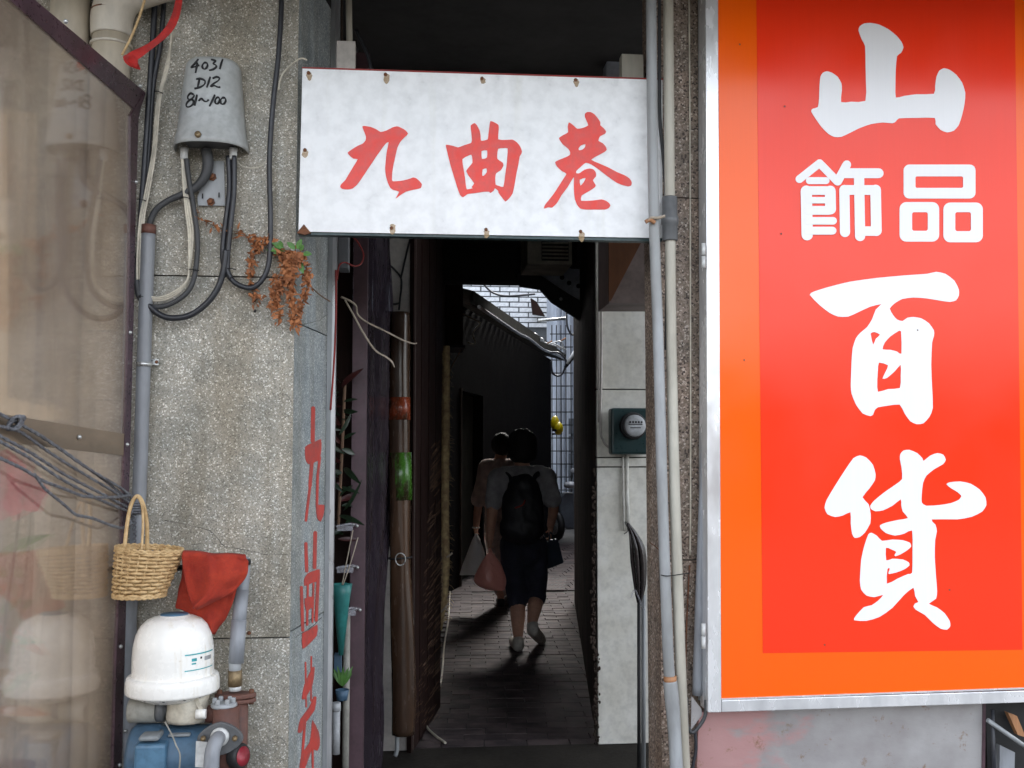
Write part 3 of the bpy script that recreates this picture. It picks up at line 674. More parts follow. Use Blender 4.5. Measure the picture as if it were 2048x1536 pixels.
xr = at(1316, 700, 3.0).x; xr2 = at(1293, 1000, 3.17).x
rp = thing('right_pillar', (xr + .3, 3.0, 0), 'brown washed pebble pillar behind the two long pipes', 'pillar')
MB().prism([(xr + .010, 3.012), (1.95, 3.012), (1.95, 3.17), (xr2 + .010, 3.17)], -.02, pt - .003).build('core', 'mortar', rp)
zj = [-.015, at(1370, 1120, 3.0).z, at(1370, 396, 3.0).z, pt - .004]
for a, b in zip(zj[:-1], zj[1:]):
    MB().prism([(xr, 3.0), (1.95, 3.0), (1.95, 3.011), (xr + .012, 3.011)], a + .002, b - .002).build('front_panel', 'pebble_brown', rp)
MB().prism([(xr - .0006, 3.0006), (xr + .0112, 3.0115), (xr2 + .012, 3.17), (xr2, 3.17)], -.015, pt - .004).build('side_panel', 'pebble_brown', rp)

# ================================================================== WHITE STREET SIGN
sg = thing('street_sign', at(960, 470, 2.95), 'white board with red characters hung across the alley mouth', 'sign')
sp = Plane((0, 2.95, 1), (0, -1, 0))
MB().slab([sp.hit(*q) for q in ((605, 136), (1325, 159), (1325, 476), (597, 463))], sp.n, .004).build('board', 'signwhite', sg)
MB().slab([sp.hit(*q, .001) for q in ((604, 134), (1326, 157), (1326, 160), (604, 137))], sp.n, .006).build('top_rim', 'redstring', sg)
bs = sp.hit(598, 466), sp.hit(1326, 479)
MB().slab([sp.hit(*q, -.006) for q in ((598, 455), (1325, 470), (1325, 482), (596, 468))], sp.n, .03).build('bottom_rail', 'metergreen', sg)
MB().slab([sp.hit(*q, -.006) for q in ((607, 140), (1325, 162), (1325, 176), (607, 152))], sp.n, .03).build('top_rail', 'strip', sg)
G9 = [(420,180),(450,170),(550,185),(640,225),(700,262),(780,245),(880,195),(950,175),(1000,190),(1080,235),(1122,290),(1060,350),(1000,420),(960,500),(930,620),(900,760),(880,880),(875,990),(890,1020),(1000,1015),(1120,990),(1200,960),(1250,975),(1300,1020),(1335,1065),(1320,1120),(1280,1135),(1200,1150),(1090,1180),(1000,1235),(930,1285),(985,1180),(900,1155),(850,1120),(810,1040),(780,930),(770,820),(785,650),(800,540),(825,420),(790,430),(740,490),(640,630),(540,780),(440,930),(350,1060),(270,1130),(190,1145),(110,1135),(80,1105),(95,1065),(160,1000),(230,880),(310,750),(350,680),(280,670),(220,620),(195,580),(260,530),(350,475),(430,440),(470,390),(475,330),(440,240)]
GQ = [[(165,465),(200,460),(290,480),(355,500),(450,465),(555,430),(565,370),(555,260),(548,165),(605,125),(640,155),(685,240),(700,320),(705,395),(750,395),(810,375),(820,300),(835,180),(850,95),(910,115),(975,155),(978,230),(970,375),(1080,385),(1190,380),(1260,425),(1310,490),(1335,560),(1325,600),(1300,640),(1280,760),(1250,900),(1220,1080),(1190,1210),(1130,1290),(1080,1330),(1030,1270),(975,1195),(970,1165),(920,1125),(905,1160),(850,1200),(830,1180),(750,1180),(620,1200),(500,1215),(430,1265),(385,1230),(350,1140),(300,980),(240,780),(190,580)],
      [(420,680),(490,635),(555,610),(570,650),(575,735),(530,790),(480,860),(520,940),(600,1050),(560,1110),(580,1125),(490,1145),(475,1090),(460,960),(430,780)], [(715,555),(800,545),(800,640),(785,665),(720,675)], [(730,840),(790,820),(795,880),(750,935),(725,930)],
      [(970,520),(1050,510),(1115,515),(1110,640),(1100,760),(1075,940),(1050,1105),(980,1090),(930,1070),(925,960),(940,895),(1010,850),(1050,780),(1040,735),(960,680),(955,620)]]
GX = [[(690,60),(720,35),(780,35),(830,65),(880,120),(925,190),(925,235),(980,285),(1012,330),(1000,365),(920,405),(895,475),(960,510),(1005,560),(1025,610),(990,645),(890,700),(785,765),(900,820),(1050,885),(1180,955),(1290,1000),(1370,1050),(1408,1110),(1400,1160),(1350,1175),(1270,1155),(1180,1120),(1050,1030),(900,915),(790,840),(705,810),(640,860),(555,940),(560,975),(610,970),(680,920),(760,900),(820,915),(855,960),(860,1020),(810,1080),(855,1155),(840,1190),(740,1255),(640,1315),(630,1395),(760,1395),(870,1385),(945,1375),(1010,1395),(1060,1430),(1080,1470),(1050,1510),(990,1530),(850,1530),(700,1530),(620,1515),(570,1460),(535,1370),(520,1230),(520,1100),(520,1030),(480,1090),(420,1190),(330,1310),(260,1430),(185,1500),(130,1495),(60,1515),(75,1460),(130,1390),(210,1290),(300,1150),(370,1040),(405,980),(330,935),(260,870),(232,800),(300,765),(400,725),(460,690),(460,640),(430,595),(350,530),(310,475),(292,430),(360,385),(430,345),(425,260),(440,195),(470,205),(520,245),(570,290),(650,280),(740,240),(715,170),(690,110)],
      [(590,590),(630,545),(695,525),(690,570),(650,610),(600,620)], [(610,1070),(700,1045),(670,1110),(620,1165)]]
glyph('character', [('poly', [G9])], (670, 230), 7.68, sp, .0012, 'signred', sg, 'red character for nine')
glyph('character', [('poly', GQ)], (870, 230), 7.68, sp, .0012, 'signred', sg, 'red character for bend')
glyph('character', [('poly', GX)], (1080, 220), 7.68, sp, .0012, 'signred', sg, 'red character for lane')
pr = None
for (x, y_) in ((617, 146), (771, 149), (964, 157), (1151, 160), (610, 300), (783, 456), (972, 459), (1161, 463), (608, 456)):
    q = sp.hit(x, y_, .002)
    if pr is None: pr = MB().lathe(q, [(0, .004), (.0045, .003), (.0055, -.002), (0, -.002)][::-1], 12, (0, -1, 0)).build('screw', 'rust', sg)
    else: clone(pr, q, sg)
M['ruststain'] = film('rust_stain', (.50, .33, .15), .38)
for (x, y_) in ((619, 149), (773, 151), (966, 160), (1153, 162), (785, 452), (973, 464), (1163, 467), (610, 303)):
    q = sp.hit(x, y_, .0006); MB().slab([q + Vector((.0085 * math.cos(a * .52) * (1 + .25 * math.sin(a * 1.9 + x)), -.0003, -.003 + (.009 + .007 * (math.sin(a * .52) < 0) * (x % 3)) * math.sin(a * .52))) for a in range(12)], (0, -1, 0), .0002).build('rust_stain', 'ruststain', sg)
MB().slab([sp.hit(*q, .004) for q in ((594, 466), (608, 449), (622, 466), (610, 470))], sp.n, .01).build('corner_bracket', 'rust', sg)
# support posts behind
MB().box(at(673, 138, 3.1), at(712, 93, 3.14)).build('support_post', 'whiteold', label='pale post end sticking up behind the left end of the sign', cat='post')
MB().box(at(1244, 160, 3.1), at(1281, 119, 3.14)).build('support_post', 'pvccream', label='beige post end sticking up behind the right end of the sign', cat='post')
MB().tube(PP([(697, -30), (699, 95)], 3.2), .010, 8, 1).build('conduit', 'pvccream', label='thin conduit rising above the post end on the left', cat='conduit')
MB().tube(PP([(683, -30), (684, 95)], 3.25), .004, 6, 1).build('conduit', 'brownplaster', label='brown wire beside the thin conduit above the sign', cat='wire')
MB().tube(PP([(712, 60), (735, 110), (742, 140)], 3.3), .006, 6).build('cable', 'rubber', label='black cable behind the top left of the sign', cat='cable')

# ================================================================== RED LIGHT BOX
YB = 2.90
bp = Plane((0, YB, 1), (0, -1, 0))
lb = thing('shop_sign', bp.hit(1720, 1425), 'tall orange bordered red shop sign with white characters in an aluminium frame', 'sign')
h = bp.hit
TLo, BLo, BRo, TRo = h(1411, -120), h(1416, 1425), h(2150, 1402), h(2142, -120)
TLi, BLi, BRi, TRi = h(1436, -90), h(1443, 1402), h(2118, 1380), h(2108, -90)
def quadslab(q, n, t, name, m, bev=.002): return MB().slab(q, n, t).build(name, m, lb, bevel=bev)
quadslab([TLo, BLo, h(1443, 1425), h(1436, -120)], bp.n, .079, 'left_frame', 'alu')
quadslab([h(1443.8, 1401), h(1443.8, 1424.5), BRo, h(2150, 1378)], bp.n, .079, 'bottom_frame', 'alu')
quadslab([h(2110, -120), h(2118, 1377), h(2150, 1377), TRo], bp.n, .079, 'right_frame', 'alu')
MB().slab([h(1437, -119, -.006), h(1444, 1401, -.006), h(2117, 1377, -.006), h(2109, -119, -.006)], bp.n, .06).build('face', 'boxorange', lb, 'orange border of the sign face')
MB().slab([h(1513, -119, -.0048), h(1527, 1307, -.0048), h(2047, 1300, -.0048), h(2030, -119, -.0048)], bp.n, .001).build('red_field', 'boxred', lb)
MB().slab([h(1443.5, 1397.5, -.002), h(1443.5, 1400.5, -.002), h(2117, 1376.5, -.002), h(2117, 1373, -.002)], bp.n, .006).build('bead', 'alu', lb)
GS = [(650,180),(665,130),(720,95),(800,90),(900,110),(1010,165),(1110,245),(1170,320),(1192,385),(1165,450),(1115,490),(1100,650),(1095,850),(1100,990),(1200,970),(1350,950),(1560,945),(1575,850),(1590,740),(1625,665),(1680,635),(1750,655),(1830,715),(1900,810),(1938,930),(1930,1060),(1900,1200),(1860,1320),(1800,1390),(1720,1410),(1640,1380),(1580,1310),(1570,1235),(1350,1235),(1140,1240),(1100,1280),(1060,1300),(940,1290),(800,1310),(660,1360),(540,1420),(440,1465),(360,1465),(290,1430),(200,1340),(130,1240),(80,1160),(95,1125),(160,1105),(175,1000),(180,850),(190,740),(220,690),(270,672),(330,690),(400,740),(445,820),(450,900),(440,1045),(560,1040),(735,1030),(740,800),(735,600),(730,370),(690,290)]
GB = [[(92,268),(130,238),(250,200),(450,150),(700,115),(950,92),(1150,78),(1235,60),(1320,78),(1400,140),(1440,220),(1440,275),(1415,318),(1360,332),(1280,322),(1150,300),(1030,292),(930,305),(860,345),(815,392),(845,450),(880,490),(930,505),(975,475),(1030,468),(1100,480),(1170,525),(1215,590),(1215,640),(1198,700),(1190,900),(1198,1100),(1205,1290),(1175,1370),(1120,1430),(1060,1438),(1000,1410),(950,1340),(905,1260),(800,1270),(710,1285),(680,1310),(665,1350),(640,1365),(570,1340),(510,1260),(470,1160),(463,1080),(470,880),(480,750),(510,660),(550,610),(610,560),(655,490),(690,400),(740,352),(640,375),(520,430),(440,465),(350,465),(270,430),(180,360)],
      [(642,618),(680,605),(728,628),(690,665),(665,720)], [(750,760),(770,700),(820,645),(880,605),(918,597),(922,800),(880,780),(820,765)], [(718,880),(800,905),(780,960),(750,1025),(790,1020),(860,960),(915,900),(915,1000),(908,1110),(800,1120),(708,1145),(702,1050),(708,950)]]
GH1 = [(260,140),(310,118),(360,135),(410,190),(430,260),(425,310),(385,370),(330,440),(378,495),(393,570),(390,640),(350,710),(310,745),(270,752),(250,720),(240,640),(238,555),(180,580),(120,592),(60,570),(38,520),(55,460),(120,350),(200,225)]
GH2 = [(620,110),(645,80),(690,75),(750,100),(790,140),(800,160),(850,120),(905,100),(950,112),(970,150),(950,185),(880,225),(820,275),(795,330),(785,420),(785,480),(820,505),(920,500),(1010,485),(1070,460),(1090,430),(1060,400),(1010,370),(975,340),(1000,325),(1080,318),(1160,335),(1230,380),(1275,440),(1282,500),(1250,550),(1170,590),(1060,610),(860,610),(890,650),(902,700),(888,770),(885,900),(895,1050),(903,1160),(895,1220),(840,1258),(900,1285),(960,1330),(1000,1390),(1005,1430),(980,1458),(930,1450),(870,1405),(810,1345),(740,1305),(722,1280),(735,1255),(760,1245),(735,1200),(722,1135),(650,1190),(560,1290),(460,1360),(360,1390),(265,1385),(280,1350),(340,1285),(400,1270),(450,1235),(490,1190),(420,1208),(360,1195),(320,1150),(310,1080),(320,920),(345,810),(375,725),(400,713),(440,735),(480,775),(560,765),(640,770),(695,790),(703,820),(670,850),(620,880),(585,893),(575,885),(590,860),(550,840),(510,828),(512,925),(560,912),(640,918),(685,940),(690,965),(650,995),(590,1018),(535,1030),(530,1020),(540,988),(522,990),(517,1105),(600,1065),(680,1030),(712,1020),(715,850),(712,695),(650,720),(580,735),(510,715),(470,680),(465,655),(510,635),(600,615),(680,600),(640,550),(628,500),(625,455),(560,505),(490,540),(430,548),(395,530),(390,505),(420,465),(500,400),(580,345),(635,300),(630,210),(618,150)]
OFF = -.0036
glyph('character', [('poly', [GS])], (1610, 30), 2048 / 340, bp, OFF, 'boxletters', lb, 'large white character for mountain')
glyph('character', [('poly', GB)], (1600, 530), 1626 / 360, bp, OFF, 'boxletters', lb, 'large white character for hundred')
glyph('character', [('poly', [GH1]), ('poly', [GH2])], (1640, 880), 1382 / 360, bp, OFF, 'boxletters', lb, 'large white character for goods')
glyph('character', [('stroke', [(160, 385), (485, 128)], 128), ('stroke', [(485, 128), (775, 425)], 128), ('stroke', [(320, 410), (590, 410)], 112), ('stroke', [(925, 152), (778, 420)], 140),
      ('stroke', [(900, 290), (1440, 290)], 160), ('stroke', [(1122, 290), (1140, 1308)], 165), ('stroke', [(885, 562), (895, 1242)], 165), ('stroke', [(885, 562), (1390, 562)], 158),
      ('stroke', [(1390, 562), (1402, 1222)], 172), ('stroke', [(1130, 1228), (1402, 1228)], 152), ('stroke', [(268, 580), (282, 1288)], 182), ('stroke', [(262, 572), (650, 572)], 140),
      ('stroke', [(655, 580), (660, 872)], 175), ('stroke', [(300, 728), (650, 728)], 104), ('stroke', [(300, 893), (640, 893)], 142), ('stroke', [(300, 1062), (700, 1062)], 122), ('stroke', [(300, 1222), (690, 1222)], 128)],
      (1580, 310), 8.085, bp, OFF, 'boxletters', lb, 'smaller white character for ornament')
def rr(x0, y0, x1, y1, r, rev=False):
    p = []
    for (cx, cy, a0) in ((x1 - r, y0 + r, -90), (x1 - r, y1 - r, 0), (x0 + r, y1 - r, 90), (x0 + r, y0 + r, 180)):
        for k in range(6): a = R(a0 + 90 * k / 5); p.append((cx + r * math.cos(a), cy + r * math.sin(a)))
    return p[::-1] if rev else p
glyph('character', [('raw', [rr(1265, 970, 1690, 1171, 34), rr(1335, 1040, 1617, 1108, 10)]), ('raw', [rr(1241, 1192, 1475, 1426, 40), rr(1315, 1252, 1408, 1362, 12)]), ('raw', [rr(1500, 1195, 1733, 1430, 40), rr(1570, 1252, 1663, 1364, 12)])],
      (1380, 0), 2.9536, bp, OFF, 'boxletters', lb, 'smaller white character for goods, of three squares')
for (x, y_) in ((1563, 467), (1836, 660), (1480, 88), (1570, 212), (1900, 1180), (1650, 1290), (1489, 720)):
    MB().slab([bp.hit(x - 1.6, y_ - 1, -.0026), bp.hit(x + 1, y_ - 1.8, -.0026), bp.hit(x + 1.8, y_ + 1.2, -.0026), bp.hit(x - .8, y_ + 1.8, -.0026)], bp.n, .0004).build('speck', 'castiron', lb)
# hinges on the left side of the frame
for y_ in (511, 1272):
    for d in (-13, 13):
        q = at(1407, y_ + d, 2.885); MB().lathe(q - Vector((0, 0, .017)), [(.0058, 0), (.0058, .034)], 12).build('hinge', 'whiteplastic', lb)
MB().tube(PP([(1400, -30), (1403, 700), (1401, 1400)], 2.985), .007, 8, 1).build('back_rail', 'strip', lb)
# stained metal sheet under the sign
ms = thing('metal_shutter_cover', at(1680, 1536, 2.97), 'stained grey metal sheet with pinkish patches under the red shop sign', 'metal sheet')
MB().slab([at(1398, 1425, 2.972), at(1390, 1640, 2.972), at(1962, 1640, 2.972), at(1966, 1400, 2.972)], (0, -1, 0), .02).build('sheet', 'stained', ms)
MB().slab([at(1966.5, 1400, 2.968), at(1962.5, 1640, 2.968), at(1969, 1640, 2.968), at(1972, 1400, 2.968)], (0, -1, 0), .03).build('edge_trim', 'plum', ms)
# goods on a dark shelf to its right
MB().box((at(1972, 1500, 2.99).x, 2.985, .2), (1.93, 2.998, at(1990, 1395, 2.99).z)).build('black_shade_panel', 'black', label='flat black panel painting the shade of the shop opening at the lower right corner', cat='opening')  # black sheet stands in for the shaded recess behind the shelf
shf = thing('goods_shelf', at(2010, 1536, 2.93), 'dark wire shelf with packaged goods at the lower right corner', 'shelf')
MB().tube(PP([(1975, 1440), (2060, 1500)], 2.93), .007, 6, 1).build('bar', 'strip', shf)
MB().tube(PP([(1985, 1420), (1990, 1600)], 2.94), .006, 6, 1).build('bar', 'rubber', shf)
MB().slab(PP([(2016, 1425), (2034, 1432), (2052, 1475), (2036, 1470)], 2.95), (0, -1, 0), .02).build('packet', 'woodorange', shf, 'orange printed packet')
MB().slab(PP([(2000, 1490), (2030, 1505), (2028, 1580), (1998, 1580)], 2.955), (0, -1, 0), .02).build('packet', 'pvcgrey', shf, 'grey packet')

# ================================================================== PIPES ON THE RIGHT PILLAR
pa = thing('drain_pipe', at(1340, 1536, 2.90), 'left of two long pale pipes on the right pillar, blue grey', 'pipe')
MB().tube(PP([(1302, -40), (1304, 200), (1308, 440), (1317, 700), (1325, 1000), (1336, 1300), (1341, 1372)], 2.895), .0158, 14).build('pipe', 'pvclight', pa)
MB().tube(PP([(1340, 1362), (1344, 1400), (1350, 1480), (1358, 1640)], 2.893), [.020, .0205, .0185, .0185], 14).build('sleeve', 'pvclight', pa)
MB().tube(PP([(1340, 1352), (1340.5, 1366)], 2.893), .0185, 14, 1).build('glue_collar', 'woodorange', pa, 'brown glue stained joint')
pb = thing('drain_pipe', at(1370, 1536, 2.905), 'right of two long pale pipes on the right pillar, cream with dark coupling', 'pipe')
MB().tube(PP([(1336, -40), (1338, 200), (1340, 420), (1343, 700), (1350, 1000), (1360, 1300), (1374, 1640)], 2.91), .0155, 14).build('pipe', 'pvccream', pb)
q = at(1340, 482, 2.91); zt = at(1340, 394, 2.91).z - q.z
MB().lathe(q, [(.0215, 0), (.0225, .003), (.0225, zt * .36), (.0255, zt * .38), (.0255, zt * .52), (.0225, zt * .55), (.0225, zt - .003), (.0215, zt)], 20).build('coupling', 'pvcdark', pb)
MB().tube(PP([(1296, 442), (1302, 436), (1316, 436), (1330, 432)], 2.868), .005, 6, flat=.6).build('pipe_clip', 'twig', label='tan clip strapped across the two pipes by the sign', cat='clip')
MB().tube(PP([(1291, 444), (1300, 440), (1310, 446)], 2.87), .006, 6).build('pipe_clip', 'woodorange', label='brown frayed end of the strap left of the pipes', cat='clip')
MB().tube(PP([(1319, -40), (1319, 150), (1320, 240), (1328, 330), (1334, 460), (1332, 700)], 2.945), .0055, 8).build('cable', 'rubbergrey', label='grey cable squeezed between the two pipes', cat='cable')
MB().tube(PP([(1378, -40), (1380, 300), (1381, 700), (1381, 1000), (1380, 1110)], 2.995), .0026, 6).build('cable', 'cream', label='thin cream cable running down the brown pillar', cat='cable')
MB().tube(PP([(1379, 1130), (1372, 1300), (1374, 1450), (1377, 1640)], 2.992), .0022, 6).build('cable', 'rust', label='thin brown cable low on the brown pillar', cat='cable')
dp = thing('conduit', at(1400, 1430, 2.96), 'grey conduit squeezed between the pillar and the red sign', 'conduit')
MB().tube(PP([(1408, 620), (1406, 900), (1399, 1200), (1394, 1390)], 2.965), [.006, .008, .013, .0145], 12).build('pipe', 'pvcgrey', dp)
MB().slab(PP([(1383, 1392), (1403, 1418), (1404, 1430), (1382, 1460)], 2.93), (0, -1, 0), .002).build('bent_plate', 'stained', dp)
MB().tube(PP([(1373, 1395), (1374, 1445), (1382, 1464), (1394, 1458), (1410, 1432), (1412, 1400)], 2.92), .0055, 8).build('cable', 'rubbergrey', label='grey cable loop under the lower left corner of the red sign', cat='cable')
MB().tube(PP([(1390, 1462), (1392, 1500), (1385, 1540), (1378, 1640)], 2.93), .005, 8).build('cable', 'rubber', label='dark cable hanging down from the loop under the red sign', cat='cable')
MB().tube(PP([(1322, 1150), (1335, 1152), (1366, 1148), (1378, 1146)], 2.874), .0016, 6).build('wire_tie', 'black', label='thin dark wire tied round the two pipes', cat='wire')

# ================================================================== ITEMS ON THE RIGHT INSIDE
mt = thing('electricity_meter', at(1257, 910, 4.92), 'dark green electricity meter with round glass dial on the white wall', 'meter')
a, b = at(1223, 909, 4.90), at(1293, 816, 4.90)
MB().box((a.x, 4.90, a.z), (b.x + .02, 4.985, b.z)).build('case', 'metergreen', mt, bevel=.012)
c = at(1265, 852, 4.90)
MB().lathe(c, [(.066, 0), (.066, .02), (.06, .026)], 28, (0, -1, 0)).build('bezel', 'black', mt)
MB().lathe(c + Vector((0, -.024, 0)), [(.052, 0), (.052, .036), (.050, .0415), (.030, .0435), (.0, .0445)], 28, (0, -1, 0)).build('dial_cover', 'opaque', mt)
MB().box(c + Vector((-.034, -.0695, .004)), c + Vector((.034, -.0685, .008))).build('dial_marking', 'ink', mt)
for k in range(5): MB().box(c + Vector((-.03 + k * .014, -.0695, .012)), c + Vector((-.022 + k * .014, -.0685, .022))).build('dial_marking', 'ink', mt)
MB().box(c + Vector((-.026, -.0695, -.012)), c + Vector((.026, -.0685, -.008))).build('dial_marking', 'ink', mt)
wb = thing('wooden_valance', at(1255, 605, 4.0), 'dusty pink boxed valance with a dark brown triangular board under the sign', 'valance')
MB().slab([at(1219, 440, 4.0), at(1219, 606, 4.0), at(1420, 606, 4.0), at(1420, 440, 4.0)], (0, -1, 0), .25).build('box', 'pinkbox', wb)
MB().slab([at(1218, 440, 3.985), at(1218, 603, 3.985), at(1222, 601, 3.985), at(1306, 440, 3.985)], (0, -1, 0), .012).build('triangular_board', 'wood', wb)
um = thing('umbrella', at(1277, 1536, 4.3), 'folded black umbrella hanging by the white wall', 'umbrella')
mb = MB(); cx = at(1268, 1100, 4.3)
pts = [(1255, 1046, .004), (1266, 1068, .016), (1274, 1095, .028), (1277, 1125, .030), (1279, 1160, .025), (1279, 1185, .018), (1278, 1205, .008)]
for j in range(7):
    a = j * .9; mb.tube([at(x, y_, 4.3) + Vector((math.cos(a) * r_ * .9, math.sin(a) * r_ * .5, 0)) for x, y_, r_ in pts], [max(r_ * .45, .003) for _, _, r_ in pts], 6, 4, flat=.5)
mb.build('canopy', 'umbrella', um)
MB().tube(PP([(1278, 1190), (1278, 1640)], 4.3), .008, 8, 1).build('shaft', 'black', um)
MB().tube(PP([(1259, 1050), (1250, 1044), (1256, 1060), (1248, 1068)], 4.3), .002, 6).build('hanging_wire', 'black', um)
MB().tube(PP([(1262, 1196), (1270, 1180), (1284, 1212), (1290, 1220)], 4.25), .006, 6, flat=.4).build('plastic_wrap', 'clear', um)
MB().tube(PP([(1287, 1190), (1287, 1640)], 4.4), .010, 8, 1).build('rod', 'strip', label='grey rod standing beside the folded umbrella', cat='rod')
MB().tube(PP([(1300, 1085), (1312, 1094), (1322, 1104)], 2.985), .0014, 5).build('wire', 'rust', label='short rusty wire on the right pillar beside the pipes', cat='wire')

# ================================================================== ITEMS ON THE LEFT INSIDE
# plum steel post and crumpled dark plastic
MB().box(at(703, 904, 3.75) * 1 + Vector((0, 0, -1.45)), (at(732, 904, 3.75).x, 3.80, 2.9)).build('steel_post', 'plum', label='plum painted steel post left of the alley, with crystal knobs', cat='post')
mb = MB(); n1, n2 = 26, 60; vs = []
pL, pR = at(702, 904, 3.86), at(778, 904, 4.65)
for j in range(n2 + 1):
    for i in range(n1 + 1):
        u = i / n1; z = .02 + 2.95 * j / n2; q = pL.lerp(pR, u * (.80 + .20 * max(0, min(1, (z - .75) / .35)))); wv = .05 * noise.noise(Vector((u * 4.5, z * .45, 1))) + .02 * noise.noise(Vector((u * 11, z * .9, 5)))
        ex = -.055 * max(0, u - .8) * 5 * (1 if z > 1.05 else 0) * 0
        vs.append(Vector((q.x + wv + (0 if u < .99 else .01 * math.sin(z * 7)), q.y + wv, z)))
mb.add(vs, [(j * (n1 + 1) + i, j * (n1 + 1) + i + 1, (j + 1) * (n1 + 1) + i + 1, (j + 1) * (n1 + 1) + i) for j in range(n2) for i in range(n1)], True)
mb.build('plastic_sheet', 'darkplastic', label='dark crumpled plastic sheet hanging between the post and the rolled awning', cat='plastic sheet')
# back board behind plants
MB().box((at(655, 904, 3.9).x, 3.88, 0), (at(705, 904, 3.9).x, 3.91, 3.0)).build('back_board', 'board', label='dark board behind the plants at the alley mouth', cat='board')
# crystal knobs with wire racks
for i, (x, y_) in enumerate(((706, 1050), (707, 1133), (712, 1218))):
    kn = thing('wall_rack', at(x, y_, 3.7), 'clear acrylic rack with shiny screws, ' + ('topmost by the plum post' if i == 0 else ('middle one above the teal vase' if i == 1 else 'lowest around the teal vase')), 'rack', 'acrylic racks by the plum post')
    MB().tube([at(672, y_ + 3, 3.6), at(700, y_ - 2, 3.62), at(x + 8, y_, 3.74)], .004, 6).build('rod', 'clear', kn)
    MB().box(at(674, y_ + 2, 3.62), at(x, y_ + 10, 3.66)).build('bar', 'clear', kn)
    for d in (0, 8): MB().ball(at(x + d, y_ + (d % 3), 3.72), .006, 8, 6).build('screw_head', 'galv', kn)
vs_ = thing('flower_vase', at(682, 1300, 3.6), 'teal tapered plastic vase hanging at the edge of the pillar', 'vase')
c = at(682, 1310, 3.6); hh = at(682, 1168, 3.6).z - c.z
MB().lathe(c, [(.008, 0), (.030, hh * .85), (.036, hh), (.033, hh), (.028, hh * .8), (.006, .01)], 20).build('body', 'vase', vs_)
for pts in ([(684, 1170), (694, 1120), (706, 1060)], [(686, 1170), (700, 1130), (716, 1075)]):
    MB().tube(PP(pts, 3.6), .002, 5).build('stalk', 'twig', vs_)
MB().box(at(668, 1350, 3.62), at(684, 1305, 3.66)).build('flower_pot', 'bluedark', label='small blue pot below the teal vase', cat='pot')
MB().tube(PP([(694, 1225), (690, 1640)], 3.68), .012, 10, 1).build('standpipe', 'taupe', label='upright taupe pipe between the vase and the plum post', cat='pipe')
wp = thing('white_downpipe', at(671, 1510, 3.55), 'short white plastic tube with a collar at the foot of the pillar', 'pipe')
MB().tube(PP([(673, 1420), (672, 1508)], 3.55), .0125, 14, 1).build('tube', 'opaque', wp); MB().tube(PP([(673, 1405), (673, 1422)], 3.55), .0145, 14, 1).build('collar', 'opaque', wp)
def leafmesh(mb, base, tip, wdt, nrm, curl=.0, nseg=6):
    base = Vector(base); tip = Vector(tip); d = tip - base; Ln = d.length; d.normalize(); s = d.cross(Vector(nrm)).normalized(); n = s.cross(d)
    L_, C_, R_ = [], [], []
    for k in range(nseg + 1):
        u = k / nseg; wd = wdt * math.sin(math.pi * min(u * .92 + .06, 1)) ** .8; p = base + d * Ln * u + n * (-curl * u * u * Ln)
        L_.append(p - s * wd + n * wd * .35); C_.append(p); R_.append(p + s * wd + n * wd * .35)
    b = L_ + C_ + R_; m_ = nseg + 1
    mb.add(b, [(k, k + 1, m_ + k + 1, m_ + k) for k in range(nseg)] + [(m_ + k, m_ + k + 1, 2 * m_ + k + 1, 2 * m_ + k) for k in range(nseg)], True)
pl = thing('foliage_plant', at(690, 1060, 3.72), 'dark plant with drooping green and red leaves in the shade by the pillar', 'plant')
MB().tube(PP([(676, 1060), (684, 900), (690, 760)], 3.72), .006, 6).build('stem', 'stem', pl)
rl = random.Random(4)
for k in range(34):
    y_ = 755 + k * 9.5; mm = 'leafred' if k % 4 == 1 else 'leafdark'; sd_ = rl.choice((-1, 1, 1))
    b0 = at(682 + rl.uniform(-6, 8), y_ + 10, 3.73 - .03 * rl.random()); tp = at(682 + sd_ * rl.uniform(20, 46), y_ + rl.uniform(-30, 26), 3.60 + .2 * rl.random())
    mb = MB(); leafmesh(mb, b0, tp, rl.uniform(.006, .012), (rl.uniform(-.6, .6), -1, rl.uniform(-.2, .8)), rl.uniform(.1, .5)); mb.build('leaf', mm, pl)
sp2 = thing('small_plant', at(690, 1370, 3.6), 'small bright green potted plant below the teal vase', 'plant')
for k in range(14):
    a = k * 2.4; b0 = at(685, 1372, 3.6); mb = MB(); leafmesh(mb, b0, b0 + Vector((math.cos(a) * .03, math.sin(a) * .02 - .01, .035 + .03 * random.random())), .006, (0, -1, .3), .3, 4); mb.build('leaf', 'leaf', sp2)
MB().lathe(at(684, 1400, 3.6), [(.018, 0), (.024, .035), (.022, .035), (.014, .004)], 14).build('pot', 'bluedark', sp2)
# rolled awning
ra = thing('rolled_awning', at(802, 1475, 4.6), 'rolled up brown plastic awning with red and green bands, tied with wire', 'awning')
def rollseg(pts, r, m, nm='roll', lab=None):
    mb = MB()
    mb.tube(PP(pts, 4.6), r, 18, 5); 
    for v in mb.v: v.x += .006 * noise.noise(Vector((v.x * 60, v.y * 60, v.z * 2.4))); v.y += .006 * noise.noise(Vector((v.x * 50, v.y * 60, v.z * 2 + 9)))
    return mb.build(nm, m, ra, lab)
rollseg([(800, 625), (799, 720), (799, 1000), (801, 1115), (804, 1250), (808, 1380), (806, 1468)], [.043, .046, .048, .043, .051, .055, .050], 'rollplastic')
rollseg([(799, 795), (799, 840)], .0485, 'bandred', 'band', 'red printed band'); rollseg([(800, 905), (801, 1000)], .0492, 'bandgreen', 'band', 'green printed band')
MB().tube([at(801, 1115, 4.6) + Vector((math.cos(k * .7) * .052, math.sin(k * .7) * .052, .003 * math.sin(k))) for k in range(11)], .004, 6).build('wire_tie', 'black', ra)
